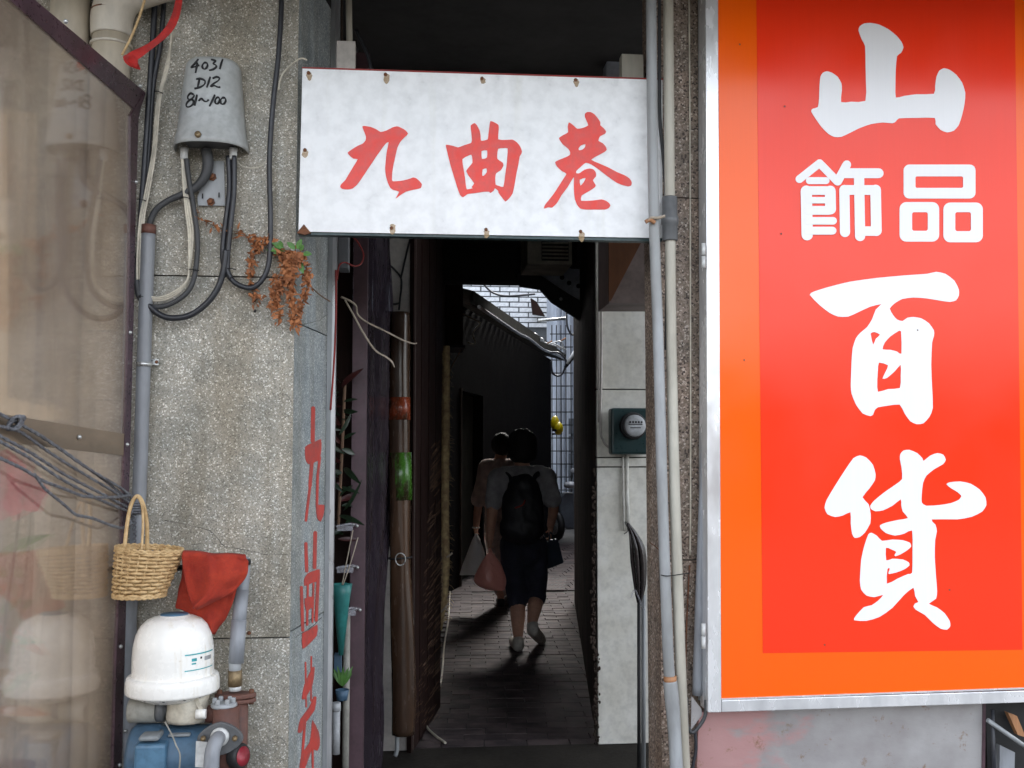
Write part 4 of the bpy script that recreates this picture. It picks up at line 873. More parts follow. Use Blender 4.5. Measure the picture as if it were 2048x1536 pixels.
MB().tube([at(801, 1118, 4.53) + Vector((math.cos(k * .63) * .022, -.01, math.sin(k * .63) * .026)) for k in range(11)], .0025, 6).build('wire_ring', 'galv', ra)
MB().tube(PP([(794, 1468), (794, 1500), (790, 1512)], 4.6), .010, 8, 2).build('pull_rod', 'strip', ra)
for (x, y_) in ((690, 475), (700, 485), (715, 480)):
    pass
MB().box(at(676, 535, 3.5), at(700, 478, 3.6)).build('junction_box', 'pvcgrey', label='small grey box tucked under the left end of the sign', cat='box')
# dark boards closing the left of the alley, coir fringed edge
mb = MB(); bA, bB = at(826, 904, 4.95), at(884, 904, 5.85)
for k in range(4):
    u0, u1 = k / 4, (k + 1) / 4 - .02; p, q = bA.lerp(bB, u0), bA.lerp(bB, u1)
    if k == 0: bd = thing('board_fence', (p.x, p.y, 0), 'dark stained upright boards at the left entrance of the alley', 'boards')
    MB().prism([(p.x, p.y), (q.x, q.y), (q.x - .02, q.y + .02), (p.x - .02, p.y + .02)], .0, 2.72).build('board', 'board', bd)
cf = thing('coir_pole', gr(886, 1300), 'rough yellowish fibrous pole with spiky fringe on the left of the alley', 'pole')
Yc = 6.0
MB().tube(PP([(893, 692), (892, 800), (890, 1000), (892, 1130), (890, 1190), (880, 1260)], Yc), [.020, .024, .025, .022, .016, .012], 10, 8).build('pole', 'coir', cf)
mb = MB()
for k in range(900):
    y_ = 700 + 540 * random.random(); c = at(891 + random.uniform(-4, 6), y_, Yc); 
    Ln = random.uniform(.015, .05); left = random.random() < .7
    d = Vector((-1 if left else .6, -.5, random.uniform(-.6, .25))).normalized(); mb.tube([c, c + d * Ln * .6, c + d * Ln + Vector((0, 0, -.008))], [.0016, .0012, .0006], 3, 1, False)
mb.build('fibre', 'coir', cf, kind='stuff')
mb = MB()
for k in range(230):
    y_ = 880 + 560 * random.random(); x = 886 - 55 * random.random() * (.3 + .7 * (y_ - 880) / 560); c = at(x, y_, 5.7 - (886 - x) / 60 * .7) + Vector((0, -.03, 0)); Ln = random.uniform(.03, .10)
    mb.tube([c, c + Vector((-.4, -.2, -.5)) * Ln, c + Vector((-.9, -.2, -1.0)) * Ln], [.001, .001, .0005], 3, 1, False)
mb.build('fringe_hair', 'stem', cf, kind='stuff')
for pts in ([(893, 1115), (905, 1106)], [(882, 1224), (896, 1210)]): MB().tube(PP(pts, 5.9), .006, 6, 1).build('wire_end', 'twig', cf)
MB().tube([gr(x + 7, y_) + Vector((0, 0, .01)) for x, y_ in ((893, 1185), (890, 1240), (882, 1290), (876, 1360), (864, 1400), (849, 1436), (846, 1456), (862, 1474), (884, 1490))], .006, 8).build('floor_cable', 'cream', label='pale cable lying along the left edge of the alley floor', cat='cable')
MB().tube(PP([(922, 700), (905, 730), (897, 752)], 6.6), .004, 6).build('twig', 'stem', label='thin brown twig crossing the dark wall above the fibrous pole', cat='twig')
for (x, y_) in ((827, 826), (822, 892), (837, 925), (837, 970), (722, 770), (760, 1420), (756, 1472), (728, 1398)):
    pass
# twigs and red string at the mouth
tgs = thing('bare_twigs', at(688, 600, 3.5), 'two pale bare twigs forking from behind the pillar across the dark', 'twigs')
MB().tube(PP([(682, 594), (700, 602), (712, 612), (716, 630), (735, 645), (770, 662), (805, 680), (826, 687), (834, 686)], 3.5), [.004, .0035, .0035, .003, .003, .003, .0028, .0026, .002], 6).build('twig', 'twig', tgs)
MB().tube(PP([(690, 600), (706, 628), (728, 668), (750, 700), (772, 714), (784, 724), (789, 735)], 3.48), [.003, .0034, .0036, .0034, .0032, .003, .001], 6).build('twig', 'twig', tgs)
MB().tube(PP([(672, 540), (672, 600), (671, 660), (667, 740), (661, 820)], 3.345), .0035, 6).build('red_string', 'redstring', label='red plastic string hanging down the inner edge of the left pillar', cat='string')
MB().tube(PP([(702, 470), (716, 485), (727, 508), (722, 527), (708, 532), (690, 525), (678, 532), (674, 560)], [3.5, 3.5, 3.5, 3.48, 3.45, 3.42, 3.38, 3.35]), .003, 6).build('looped_string', 'redstring', label='thin red string looping out from under the left end of the sign', cat='string')

# ================================================================== LEFT FRONT: CABLES, TERMINAL BOX
def cable(pts, r, m, lab, Y=2.98, name='cable', cat='cable'):
    return MB().tube(PP(pts, Y), r, 10, 8).build(name, m, label=lab, cat=cat)
cable([(312, -30), (303, 120), (296, 230), (288, 350), (282, 430), (280, 480), (274, 540), (276, 585), (284, 600)], .0085, 'rubber', 'thick black cable running down beside the clear panel')
cable([(330, -30), (322, 80), (308, 160), (302, 230), (296, 320), (286, 400)], .007, 'rubber', 'second black cable behind the beige pair left of the terminal box', 2.985)
for k, (dx, rr_) in enumerate(((0, .0036), (6, .0036), (11, .0030))):
    cable([(349 - dx * .5, 60), (333 + dx * .4, 130), (322 + dx * .3, 175), (313 + dx * .5, 215), (306 + dx * .5, 300), (291 + dx * .6, 385), (280 + dx * .7, 440), (275 + dx * .9, 520), (277 + dx * .8, 575), (292, 596 - dx * .5), (320, 601 - dx * .6), (350, 590 - dx * .7), (374, 565 - dx * .4), (380 - dx * .2, 530), (386 - dx * .8, 470), (380 - dx * .8, 420), (372 - dx * .5, 370), (368 - dx * .4, 318)], rr_, 'cream',
          ('outermost' if k == 0 else ('middle' if k == 1 else 'innermost')) + ' of the three cream cables looping to the left gland of the terminal box', 2.965 - k * .003)
cable([(274, 560), (282, 600), (310, 614), (345, 606), (378, 580), (391, 540), (395, 480), (388, 420), (378, 360), (373, 318)], .0075, 'rubbergrey', 'dark cable following the cream loop to the left gland', 2.962)
cable([(457, 312), (459, 380), (452, 440), (446, 490), (448, 530), (466, 562), (492, 575), (512, 572), (530, 550), (539, 515), (541, 440), (539, 320), (546, 210), (556, 120), (562, 30), (563, -40)], .0078, 'rubber', 'black cable dropping from the right gland and rising past the sign', 2.968)
cable([(468, 312), (468, 380), (461, 450), (456, 500), (455, 540), (462, 556)], .0078, 'rubber', 'short black cable beside the one from the right gland', 2.962)
cable([(452, 500), (447, 540), (436, 575), (415, 605), (385, 628), (355, 636), (325, 632), (298, 612), (282, 590)], .0088, 'rubber', 'lowest black cable loop crossing the grey pipe', 2.957)
cable([(474, 322), (484, 332), (502, 336), (520, 333), (533, 322)], .0015, 'cream', 'thin white wire strung right of the terminal box', 2.975, 'wire', 'wire')
cable([(557, 180), (561, 158), (568, 144), (584, 128), (602, 117), (614, 120)], .0025, 'cream', 'thin pale wire arching to the top left corner of the sign', 2.965, 'wire', 'wire')
cable([(295, -20), (280, 30), (262, 75), (244, 110)], .0035, 'willow', 'tan string slanting behind the red ribbon', 2.84, 'string', 'string')
tie = 0
for (x, y_, w_) in ((317, 185, 9), (283, 400, 9), (372, 396, 9), (388, 540, 10), (288, 594, 12), (463, 538, 9)):
    tie += 1
    q = at(x, y_, 2.957); MB().tube([q + Vector((-w_ * .0014, .0, .002)), q + Vector((0, -.010, 0)), q + Vector((w_ * .0014, 0, -.002))], .0014, 6).build('cable_tie', 'black', label='black tie binding the cables, ' + ['highest left of the box', 'beside the clear panel', 'below the left gland', 'low on the right of the cream loop', 'at the grey pipe', 'on the pair right of the cream loop'][tie - 1], cat='cable tie', group='cable ties')
# terminal box
tbx = thing('terminal_box', at(417, 300, 3.0), 'tapered white plastic terminal box with black handwritten numbers', 'terminal box')
zb, zt = at(417, 292, 2.93).z, at(417, 111, 2.94).z; xm0, xm1 = at(417, 292, 2.94).x, at(421, 111, 2.94).x
def tb_sec(u):                             # centre x, half width, depth at height fraction u
    hw = .1015 + (.076 - .1015) * u; dp_ = .112 + (.068 - .112) * u
    if u > .9:
        k = (u - .9) / .1; s_ = math.sqrt(max(1 - k * k, 0)) * .28 + .72; hw *= s_; dp_ *= s_
    return xm0 + (xm1 - xm0) * u, hw, dp_
def tb_y(x, z):
    u = (z - zb) / (zt - zb); c_, hw, dp_ = tb_sec(max(0, min(u, 1))); k = max(-.98, min(.98, (x - c_) / hw)); return 2.998 - dp_ * (1 - abs(k) ** 2.6) ** (1 / 2.6)
mb = MB(); NS, NR = 33, 22; vs = []
for j in range(NR + 1):
    u = j / NR if j < NR - 4 else None
    us = [i / 16 * .9 for i in range(17)] + [.92, .945, .97, .988, .999, 1.0]
for u in us:
    c_, hw, dp_ = tb_sec(u); z = zb + (zt - zb) * u
    if u < .13: hw *= 1.035; dp_ *= 1.03
    for k in range(NS):
        a = math.pi * k / (NS - 1); ca, sa = math.cos(a), math.sin(a)
        vs.append(Vector((c_ - hw * math.copysign(abs(ca) ** .77, ca), 2.998 - dp_ * abs(sa) ** .77, z)))
nr = len(us); mb.add(vs, [(j * NS + k, (j + 1) * NS + k, (j + 1) * NS + k + 1, j * NS + k + 1) for j in range(nr - 1) for k in range(NS - 1)], True)
mb.f.append(tuple((nr - 1) * NS + k for k in range(NS - 1, -1, -1))); mb.sm.append(False)
cov = mb.build('cover', 'boxwhite', tbx)
sol = cov.modifiers.new('thick', 'SOLIDIFY'); sol.thickness = .003; sol.offset = 1
MB().box((xm0 - .066, 2.915, zb + .012), (xm0 + .066, 2.996, zb + .02)).build('base_plate', 'pvcdark', tbx)
MB().lathe((xm0 - .018, tb_y(xm0 - .018, zb + .02) - .004, zb + .018), [(0, 0), (.009, 0), (.009, .008), (.006, .011), (0, .011)], 14, (0, -1, 0)).build('screw', 'brass', tbx)
for gx in (368, 466):
    q = at(gx, 320, 2.967); MB().lathe(q, [(.009, 0), (.011, .004), (.0115, .024), (.0125, .027), (.0125, .034)], 16).build('cable_gland', 'whiteplastic', tbx)
def handwrite(strokes, nm):
    mb = MB()
    for st_ in strokes:
        pts = []
        for (X, Y_) in st_:
            px_, py_ = 340 + X / 6.98, 100 + Y_ / 6.98; q = at(px_, py_, 2.9); 
            for _ in range(4): yv = tb_y(q.x, q.z); q = at(px_, py_, yv)
            pts.append(q + Vector((0, -.0012, 0)))
        mb.tube(pts, [.0027 + .0008 * math.sin(i * 1.7) for i in range(len(pts))], 6, 4)
    return mb.build(nm, 'ink', tbx)
def ell(cx, cy, rx, ry, n=12, tilt=.15): return [(cx + rx * math.cos(2 * math.pi * k / n + .3) - tilt * ry * math.sin(2 * math.pi * k / n + .3), cy + ry * math.sin(2 * math.pi * k / n + .3)) for k in range(n + 1)]
handwrite([[(395, 130), (350, 190), (295, 245), (350, 235), (410, 215)], [(385, 180), (370, 250), (358, 320)], ell(488, 222, 36, 45), [(575, 135), (635, 155), (605, 192), (640, 212), (645, 240), (600, 272), (545, 285)], [(737, 133), (712, 205), (697, 268)]], 'handwritten_number')
handwrite([[(412, 410), (400, 460), (388, 522)], [(368, 408), (430, 402), (488, 432), (480, 482), (420, 522), (345, 540)], [(562, 378), (540, 450), (515, 525)], [(595, 400), (650, 378), (692, 395), (670, 432), (610, 470), (572, 508), (620, 498), (670, 520), (703, 520)]], 'handwritten_number')
handwrite([[(330, 622), (285, 608), (248, 655), (262, 690), (322, 702), (325, 755), (270, 795), (228, 782), (245, 730), (318, 672), (340, 630)], [(377, 628), (362, 700), (346, 778)], [(402, 712), (440, 680), (480, 715), (515, 718), (540, 695)], [(627, 628), (590, 710), (553, 788)], ell(662, 708, 30, 46), ell(742, 712, 36, 46)], 'handwritten_number')
cable([(412, 298), (416, 325), (410, 352), (392, 374), (362, 390), (335, 402), (312, 420), (300, 445), (297, 470)], [.016, .016, .014, .012, .010, .009, .009, .009, .009], 'rubbergrey', 'dusty trunk cable from the middle of the terminal box into the grey pipe', 2.968)
br = thing('wall_bracket', at(423, 412, 3.0), 'small white slotted bracket plate with rusty bolts below the terminal box', 'bracket')
MB().slab(PP([(396, 411), (450, 411), (448, 322), (418, 322), (395, 395)], 2.990), (0, -1, 0), .006).build('plate', 'pvclight', br)
for (x, y_) in ((425, 354), (422, 404)):
    MB().lathe(at(x, y_, 2.989), [(0, 0), (.012, 0), (.012, .004), (.007, .005), (.007, .012), (0, .013)], 6, (0, -1, 0), False).build('bolt', 'rust', br)
for (x, y_) in ((405, 392), (438, 390)): MB().box(at(x - 1.5, y_ + 5, 2.984), at(x + 1.5, y_ - 5, 2.9845)).build('slot', 'black', br)
# grey pipe down the wall
gp = thing('wall_pipe', at(255, 1536, 2.96), 'grey pipe running down the wall behind the basket', 'pipe')
MB().tube(PP([(297, 466), (292, 600), (287, 740), (282, 900), (277, 1020), (270, 1120), (261, 1210), (259, 1290), (262, 1640)], [2.965] * 5 + [2.96, 2.96, 2.965, 2.965]), .0195, 16).build('pipe', 'pvcgrey', gp)
MB().tube(PP([(298, 450), (297, 468)], 2.965), .0205, 16, 1).build('end_collar', 'castiron', gp)
cl = thing('pipe_clamp', at(300, 730, 2.96), 'steel clamp with screw tab holding the grey wall pipe', 'clamp')
MB().lathe(at(288, 733, 2.965), [(.0225, 0), (.0225, .012)], 20).build('band', 'galv', cl)
MB().box(at(300, 730, 2.985), at(318, 718, 2.990)).build('tab', 'galv', cl); MB().lathe(at(313, 724, 2.984), [(0, 0), (.005, 0), (.004, .003), (0, .003)], 10, (0, -1, 0)).build('screw', 'rust', cl)
# fat waste pipes at the top, behind the clear panel
fp = thing('waste_pipe', at(200, 1536, 2.87), 'fat beige waste pipe with an elbow at the top left', 'pipe')
MB().tube(PP([(224, 60), (209, 500), (193, 1000), (179, 1700)], 2.94), .052, 24, 3).build('pipe', 'pvcold', fp)
MB().tube([at(223, 75, 2.94), at(225, 30, 2.94), at(246, -8, 2.93), at(300, -30, 2.92), at(360, -45, 2.9)], [.056, .058, .058, .056, .054], 24, 5).build('elbow', 'pvcold', fp)
for y_ in (26, 92, 664, 800): MB().lathe(at(226 - y_ * .034, y_, 2.94), [(.0535, -.004), (.0585, -.002), (.0585, .002), (.0535, .004)], 24).build('joint_ring', ('rust' if y_ == 26 else 'pvcold'), fp)
fp2 = thing('waste_pipe', at(110, 1536, 2.88), 'fat beige straight waste pipe at the far left behind the clear panel', 'pipe')
MB().tube(PP([(142, -60), (128, 500), (112, 1000), (92, 1700)], 2.94), .052, 24, 3).build('pipe', 'pvcold', fp2)
for y_ in (350, 690): MB().lathe(at(139 - y_ * .026, y_, 2.94), [(.0535, -.02), (.057, -.018), (.057, .02), (.0535, .022)], 24).build('joint_ring', 'pvcold', fp2)
MB().tube(PP([(240, 300), (232, 900), (222, 1640)], 2.975), .014, 10, 2).build('wooden_pole', 'polewood', label='orange brown pole seen through the clear panel', cat='pole')
# red ribbon
mb = MB(); rp_ = [at(x, y_, Yv) for (x, y_, Yv) in ((362, -30, 2.80), (356, 20, 2.79), (343, 55, 2.78), (318, 80, 2.77), (292, 98, 2.76), (268, 112, 2.75), (250, 119, 2.75))]
wd = [.008, .010, .011, .008, .009, .018, .009]
fr_ = []
for i, p in enumerate(rp_):
    d = (rp_[min(i + 1, len(rp_) - 1)] - rp_[max(i - 1, 0)]).normalized(); s_ = d.cross(Vector((math.sin(i * .8) * .4, -1, 0))).normalized()
    fr_ += [p - s_ * wd[i], p + Vector((0, -.004 * (i % 2), 0)), p + s_ * wd[i]]
mb.add(fr_, [(3 * i + k, 3 * i + 3 + k, 3 * i + 4 + k, 3 * i + 1 + k) for i in range(len(rp_) - 1) for k in (0, 1)], True)
rb = thing('red_ribbon', rp_[-1], 'bright red ribbon tied at the top corner of the clear panel', 'ribbon')
o = mb.build('band', 'ribbon', rb); sm = o.modifiers.new('s', 'SUBSURF'); sm.levels = sm.render_levels = 2
mb = MB(); leafmesh(mb, at(248, 112, 2.75), at(276, 134, 2.73), .013, (0, -1, 0), .2); leafmesh(mb, at(262, 112, 2.74), at(272, 132, 2.72), .012, (0, -1, .2), .1); mb.build('knot', 'ribbon', rb)

# ---- clear side panel of the display case
e0 = at(275, 200, 2.93); dd = Vector((math.sin(R(8.2)), math.cos(R(8.2)), 0)); cn = Vector((dd.y, -dd.x, 0))
cp = Plane(e0, cn); hh_ = cp.hit
dc_ = thing('display_case', hh_(240, 1536), 'clear acrylic side of a display case with a dark purple metal frame', 'display case')
sh = MB().slab([hh_(36, -30), hh_(-40, -90), hh_(-420, -380), hh_(-420, 1900), hh_(230, 1640), hh_(268, 210)], cn, .0015); sh.build('acrylic_sheet', 'sheet', dc_)
MB().slab([hh_(20, -40, .003), hh_(290, 186, .003), hh_(276, 226, .003), hh_(20, 2, .003), hh_(-420, -340, .003), hh_(-420, -420, .003)], cn, .012).build('top_rail', 'purple', dc_)
MB().slab([hh_(284, 186, .0045), hh_(258, 232, .0045), hh_(258, 420, .0045), hh_(254, 640, .0045), hh_(242, 1050, .0045), hh_(230, 1300, .0045), hh_(219, 1700, .0045), hh_(236, 1700, .0045), hh_(250, 1180, .0045), hh_(264, 640, .0045), hh_(269, 400, .0045), hh_(274, 240, .0045)], cn, .012).build('end_post', 'purple', dc_)
MB().slab([hh_(-420, 760, .0015), hh_(250, 868, .0015), hh_(252, 912, .0015), hh_(-420, 834, .0015)], cn, .004).build('middle_rail', 'railtan', dc_)
for (x, y_) in ((127, 43), (277, 172), (268, 364), (256, 665), (154, 874), (250, 889), (237, 1293), (246, 1462), (235, 1530)):
    MB().lathe(hh_(x, y_, .006), [(0, -.004), (.005, -.004), (.006, .001), (.003, .005), (0, .006)], 10, cn).build('screw', 'galv', dc_)
# inside the case: cream scalloped cloth and an orchid
ct = thing('scalloped_cloth', at(0, 830, 2.72), 'cream cloth with a scalloped hem inside the display case', 'cloth')
top = [(-220, 200), (14, 228), (16, 600), (14, 790)]
hem = [(14, 790)]
for k in range(4):
    x_ = 14 + k * 27
    hem += [(x_ + 3, 798 - 3 * 0 + k * 5), (x_ + 12, 795 + k * 7), (x_ + 22, 800 + k * 8)]
hem += [(122, 838), (60, 842), (0, 834), (-220, 815)]
MB().slab([at(x, y_, 2.72) for x, y_ in top + hem[1:]], (0, -1, 0), .003).build('cloth', 'curtain', ct)
orc = thing('orchid', at(30, 1500, 2.55), 'pink orchid flowers behind the clear panel at the left edge', 'orchid')
MB().tube(PP([(-10, 1640), (5, 1300), (30, 1100), (45, 960)], 2.55), .004, 6).build('stem', 'leafdark', orc)
for (cx_, cy_) in ((14, 940), (58, 985), (12, 1000)):
    for k in range(5):
        a = k * 2 * math.pi / 5 + cx_; b0 = at(cx_, cy_, 2.55); mb = MB(); leafmesh(mb, b0, b0 + Vector((math.cos(a) * .052, -.012, math.sin(a) * .052)), .027, (0, -1, 0), -.1); mb.build('petal', 'petal', orc)
for k in range(12):
    b0 = at(-10 + 6 * (k % 5), 1420 - 28 * k, 2.58); a = k * 1.1; mb = MB(); leafmesh(mb, b0, b0 + Vector((math.cos(a) * .08 + .03, -.02, .06 * math.sin(a * 1.7))), .013, (0, -1, .5), .3); mb.build('leaf', 'leaf' if k % 3 else 'deadleaf', orc)
MB().lathe(at(-5, 1640, 2.6), [(.06, 0), (.08, .12), (.075, .12), (.05, .01)], 20).build('pot', 'castiron', orc)

# ---- grey cords
crd = [[(-30, 822), (5, 840), (60, 868), (130, 915), (200, 965), (262, 1003)], [(-30, 850), (20, 862), (80, 905), (150, 948), (215, 985), (265, 1010)], [(-30, 868), (40, 905), (110, 950), (180, 985), (262, 1018)],
       [(-30, 880), (30, 912), (100, 958), (180, 1000), (260, 1024)], [(5, 842), (70, 880), (150, 935), (225, 978), (268, 1000)],
       [(-30, 915), (20, 938), (60, 962), (105, 978), (140, 992), (175, 995), (215, 994), (240, 990), (252, 984), (262, 990)], [(40, 948), (62, 978), (100, 1008), (125, 1030), (160, 1036), (195, 1050), (220, 1057), (240, 1048), (255, 1032), (266, 1022)]]
names = ['uppermost taut', 'second taut', 'third taut', 'lowest taut', 'taut knotted', 'slack wavy upper', 'slack lowest']
for k, pts in enumerate(crd):
    mb = MB(); P_ = []
    for (x, y_) in pts: P_.append(cp.hit(x, y_, .02 + .002 * k) if x < 245 else at(x, y_, cp.hit(245, y_, .03).y + .0012 * (x - 245)))
    for s_ in (0, math.pi):       # two strands twisted
        fine = []
        for i in range(len(P_) - 1):
            for q in range(14):
                u = (i + q / 14); p = P_[i].lerp(P_[i + 1], q / 14); fine.append(p)
        sm_ = fine[:]
        for _ in range(6): sm_ = [sm_[0]] + [(sm_[i - 1] + sm_[i] * 2 + sm_[i + 1]) / 4 for i in range(1, len(sm_) - 1)] + [sm_[-1]]
        mb.tube([p + Vector((0, math.cos(i * 1.1 + s_) * .0018, math.sin(i * 1.1 + s_) * .0018)) for i, p in enumerate(sm_)], .0027, 6, 1)
    mb.build('cord', 'cord', label=names[k] + ' grey twisted cord stretched from the left edge to the grey pipe', cat='cord', group='grey cords')
mb = MB()
for k in range(5): mb.tube([cp.hit(4, 846, .03) + Vector((math.cos(a * .8 + k) * .014, math.sin(a * .8) * .012, math.sin(a * .8 + k * 1.3) * .014)) for a in range(9)], .004, 6)
mb.build('cord_knot', 'cord', label='grey cord knot at the left edge', cat='knot')
mb = MB()
for k in range(5): mb.tube([at(268, 1006 + k * 5, 2.95) + Vector((math.cos(a * .7) * .024, -math.sin(a * .7) * .024, .002 * math.sin(a))) for a in range(10)], .003, 6)
for k in range(6): mb.tube(PP([(262 + k, 1030 + k * 9), (272, 1036 + k * 9), (266, 1044 + k * 9)], 2.93), .0022, 6)
mb.build('cord_wrap', 'cord', label='grey cord wound around the pipe behind the basket handle', cat='cord')

# ---- basket
bk = thing('basket', at(280, 1192, 2.82), 'small honey coloured wicker basket hanging by its tall handle', 'basket')
YB2 = 2.82
bt, bb = at(299, 1104, YB2), at(279, 1186, YB2); rt, rb_ = .083, .064
NRW = 12
for j in range(NRW):
    u = j / (NRW - 1); c = bb.lerp(bt, u); r_ = rb_ + (rt - rb_) * u
    mb = MB(); pts = []
    n_ = 84
    for k in range(n_ + 1):
        a = 2 * math.pi * k / n_; wv = .0035 * math.sin(a * 11 + (j % 2) * math.pi); p = c + Vector((math.cos(a) * (r_ + wv), math.sin(a) * (r_ + wv), -.006 * u * math.cos(a) + random.uniform(-.0008, .0008))); pts.append(p)
    mb.tube(pts, .0042, 6, 1, False); mb.build('woven_strand', 'willow', bk)
mb = MB()
for k in range(22):
    a = 2 * math.pi * k / 22 + .1; mb.tube([bb + Vector((math.cos(a) * rb_, math.sin(a) * rb_, -.006)), bt + Vector((math.cos(a) * rt, math.sin(a) * rt, .006 - .006 * math.cos(a)))], .0028, 5, 1)
mb.build('stake', 'willow', bk, kind='stuff')
for s_ in (0, math.pi):
    mb = MB(); mb.tube([bt + Vector((math.cos(2 * math.pi * k / 120) * (rt + .002), math.sin(2 * math.pi * k / 120) * (rt + .002), .008 - .006 * math.cos(2 * math.pi * k / 120) + .0035 * math.sin(k * .75 + s_))) for k in range(121)], .0036, 6, 1, False); mb.build('rim_strand', 'willow', bk)
    mb = MB(); mb.tube([bb + Vector((math.cos(2 * math.pi * k / 120) * (rb_ + .002), math.sin(2 * math.pi * k / 120) * (rb_ + .002), -.005 + .003 * math.sin(k * .75 + s_))) for k in range(121)], .0036, 6, 1, False); mb.build('foot_strand', 'willow', bk)
MB().lathe(bb, [(0, -.004), (rb_ - .002, -.004), (rb_ - .002, 0), (0, 0)], 24).build('base', 'willow', bk)
hl, hr, ht = at(249, 1098, YB2 - .02), at(291, 1100, YB2 + .03), at(275, 992, YB2)
MB().tube([hl, at(254, 1050, YB2 - .012), at(262, 1010, YB2 - .005), ht, at(287, 1010, YB2 + .01), at(294, 1050, YB2 + .02), at(294, 1102, YB2 + .03)], .0052, 8).build('handle', 'willow', bk)
MB().tube([at(283, 1102, YB2 - .045), at(286, 1050, YB2 - .025), at(284, 1012, YB2 - .01), at(276, 994, YB2 - .006)], .0034, 8).build('handle', 'willow', bk)

# ---- bar and red cloth
MB().tube(PP([(300, 1140), (350, 1137), (420, 1128), (500, 1124)], [2.99, 2.90, 2.86, 2.9]), .0085, 10, 3).build('black_bar', 'black', label='black bar that the red cloth hangs over', cat='bar')
rc = thing('red_cloth', at(425, 1260, 2.84), 'rust red terry cloth draped over the bar above the pump', 'cloth')
def cloth(left, right, Y0, nm, amp, top_y=None):
    mb = MB(); n1_, n2_ = 22, 26; vs = []
    def interp(pl_, t):
        k = t * (len(pl_) - 1); i = min(int(k), len(pl_) - 2); f_ = k - i; return (pl_[i][0] + (pl_[i + 1][0] - pl_[i][0]) * f_, pl_[i][1] + (pl_[i + 1][1] - pl_[i][1]) * f_)
    for j in range(n2_ + 1):
        v_ = j / n2_; a = interp(left, v_); b = interp(right, v_)
        for i in range(n1_ + 1):
            u = i / n1_; x = a[0] + (b[0] - a[0]) * u; y_ = a[1] + (b[1] - a[1]) * u
            yy = Y0 + .004 + .004 * noise.noise(Vector((u * 14, v_ * 9, 2))) + (-.012 * math.exp(-((u - .42) / .05) ** 2) if nm == 'front_fold' else 0) + amp * math.sin(u * 7 + 1) * v_ + amp * .6 * noise.noise(Vector((u * 4, v_ * 3, Y0 * 9))) + (.03 * (1 - v_ * 9) ** 2 * (1 if nm == 'front_fold' else -1) if v_ < 1 / 9 else 0)
            y2 = y_ + 3 * noise.noise(Vector((u * 3, v_, 4))) + (2.5 * noise.noise(Vector((u * 30, 1, 4))) if v_ > .99 else 0)
            vs.append(at(x, y2, yy))
    mb.add(vs, [(j * (n1_ + 1) + i, j * (n1_ + 1) + i + 1, (j + 1) * (n1_ + 1) + i + 1, (j + 1) * (n1_ + 1) + i) for j in range(n2_) for i in range(n1_)], True)
    o = mb.build(nm, 'terry', rc); s_ = o.modifiers.new('t', 'SOLIDIFY'); s_.thickness = .005; return o
cloth([(366, 1104), (363, 1112), (366, 1140), (372, 1170), (378, 1196), (388, 1216)], [(490, 1112), (497, 1122), (496, 1142), (488, 1160), (466, 1186), (392, 1217)], 2.795, 'front_fold', .020)
cloth([(372, 1106), (366, 1140), (358, 1180), (350, 1215), (380, 1225), (425, 1266)], [(482, 1112), (480, 1140), (474, 1175), (466, 1205), (452, 1238), (427, 1268)], 2.865, 'back_fold', .014)

# ---- water pump
YP = 2.84; pxm = YP / 2048
pm = thing('water_pump', at(370, 1600, YP), 'household water pump with a white pressure tank and a blue motor', 'pump')
cx0 = at(345, 1400, YP)
def zP(y_): return at(345, y_, YP).z - cx0.z
prof = [(28, 1403), (48, 1398), (66, 1390), (74, 1384), (75, 1383), (82, 1383), (84.5, 1382), (86.5, 1379.5), (87, 1377), (86.5, 1360), (84.5, 1351), (83, 1349), (80, 1348), (77.2, 1347.5), (76.2, 1346.5), (75.8, 1344), (75.5, 1335), (75.5, 1310), (74, 1290), (70, 1268), (62, 1250), (50, 1238), (36, 1232), (30, 1231), (28, 1229), (0, 1228)]
MB().lathe(cx0, [(r_ * pxm, zP(y_)) for r_, y_ in prof], 48).build('pressure_tank', 'tank', pm)
MB().lathe(cx0, [(0, zP(1229.5)), (27 * pxm, zP(1229.5)), (25 * pxm, zP(1227)), (0, zP(1226.5))], 32).build('tank_cap', 'blue', pm)
# printed sticker band on the tank
def wrap(a0, a1, y0, y1, r_, m, nm, lab=None):
    mb = MB(); n_ = 12; vs = []
    for k in range(n_ + 1):
        a = R(a0 + (a1 - a0) * k / n_)
        for y_ in (y0, y1): vs.append(cx0 + Vector((math.cos(a) * r_, math.sin(a) * r_, zP(y_))))
    mb.add(vs, [(2 * k, 2 * k + 2, 2 * k + 3, 2 * k + 1) for k in range(n_)], True); return mb.build(nm, m, pm, lab)
rr0 = 75.5 * pxm + .0006
wrap(-62, -8, 1297, 1299.5, rr0, 'teal', 'printed_line'); wrap(-62, -8, 1328, 1330, rr0, 'teal', 'printed_line')
wrap(-52, -44, 1306, 1312, rr0, 'teal', 'printed_mark'); wrap(-52, -45, 1315, 1318, rr0, 'teal', 'printed_mark'); wrap(-38, -35, 1305, 1309, rr0, 'ink', 'printed_mark'); wrap(-30, -14, 1306, 1314, rr0, 'pvclight', 'printed_mark')
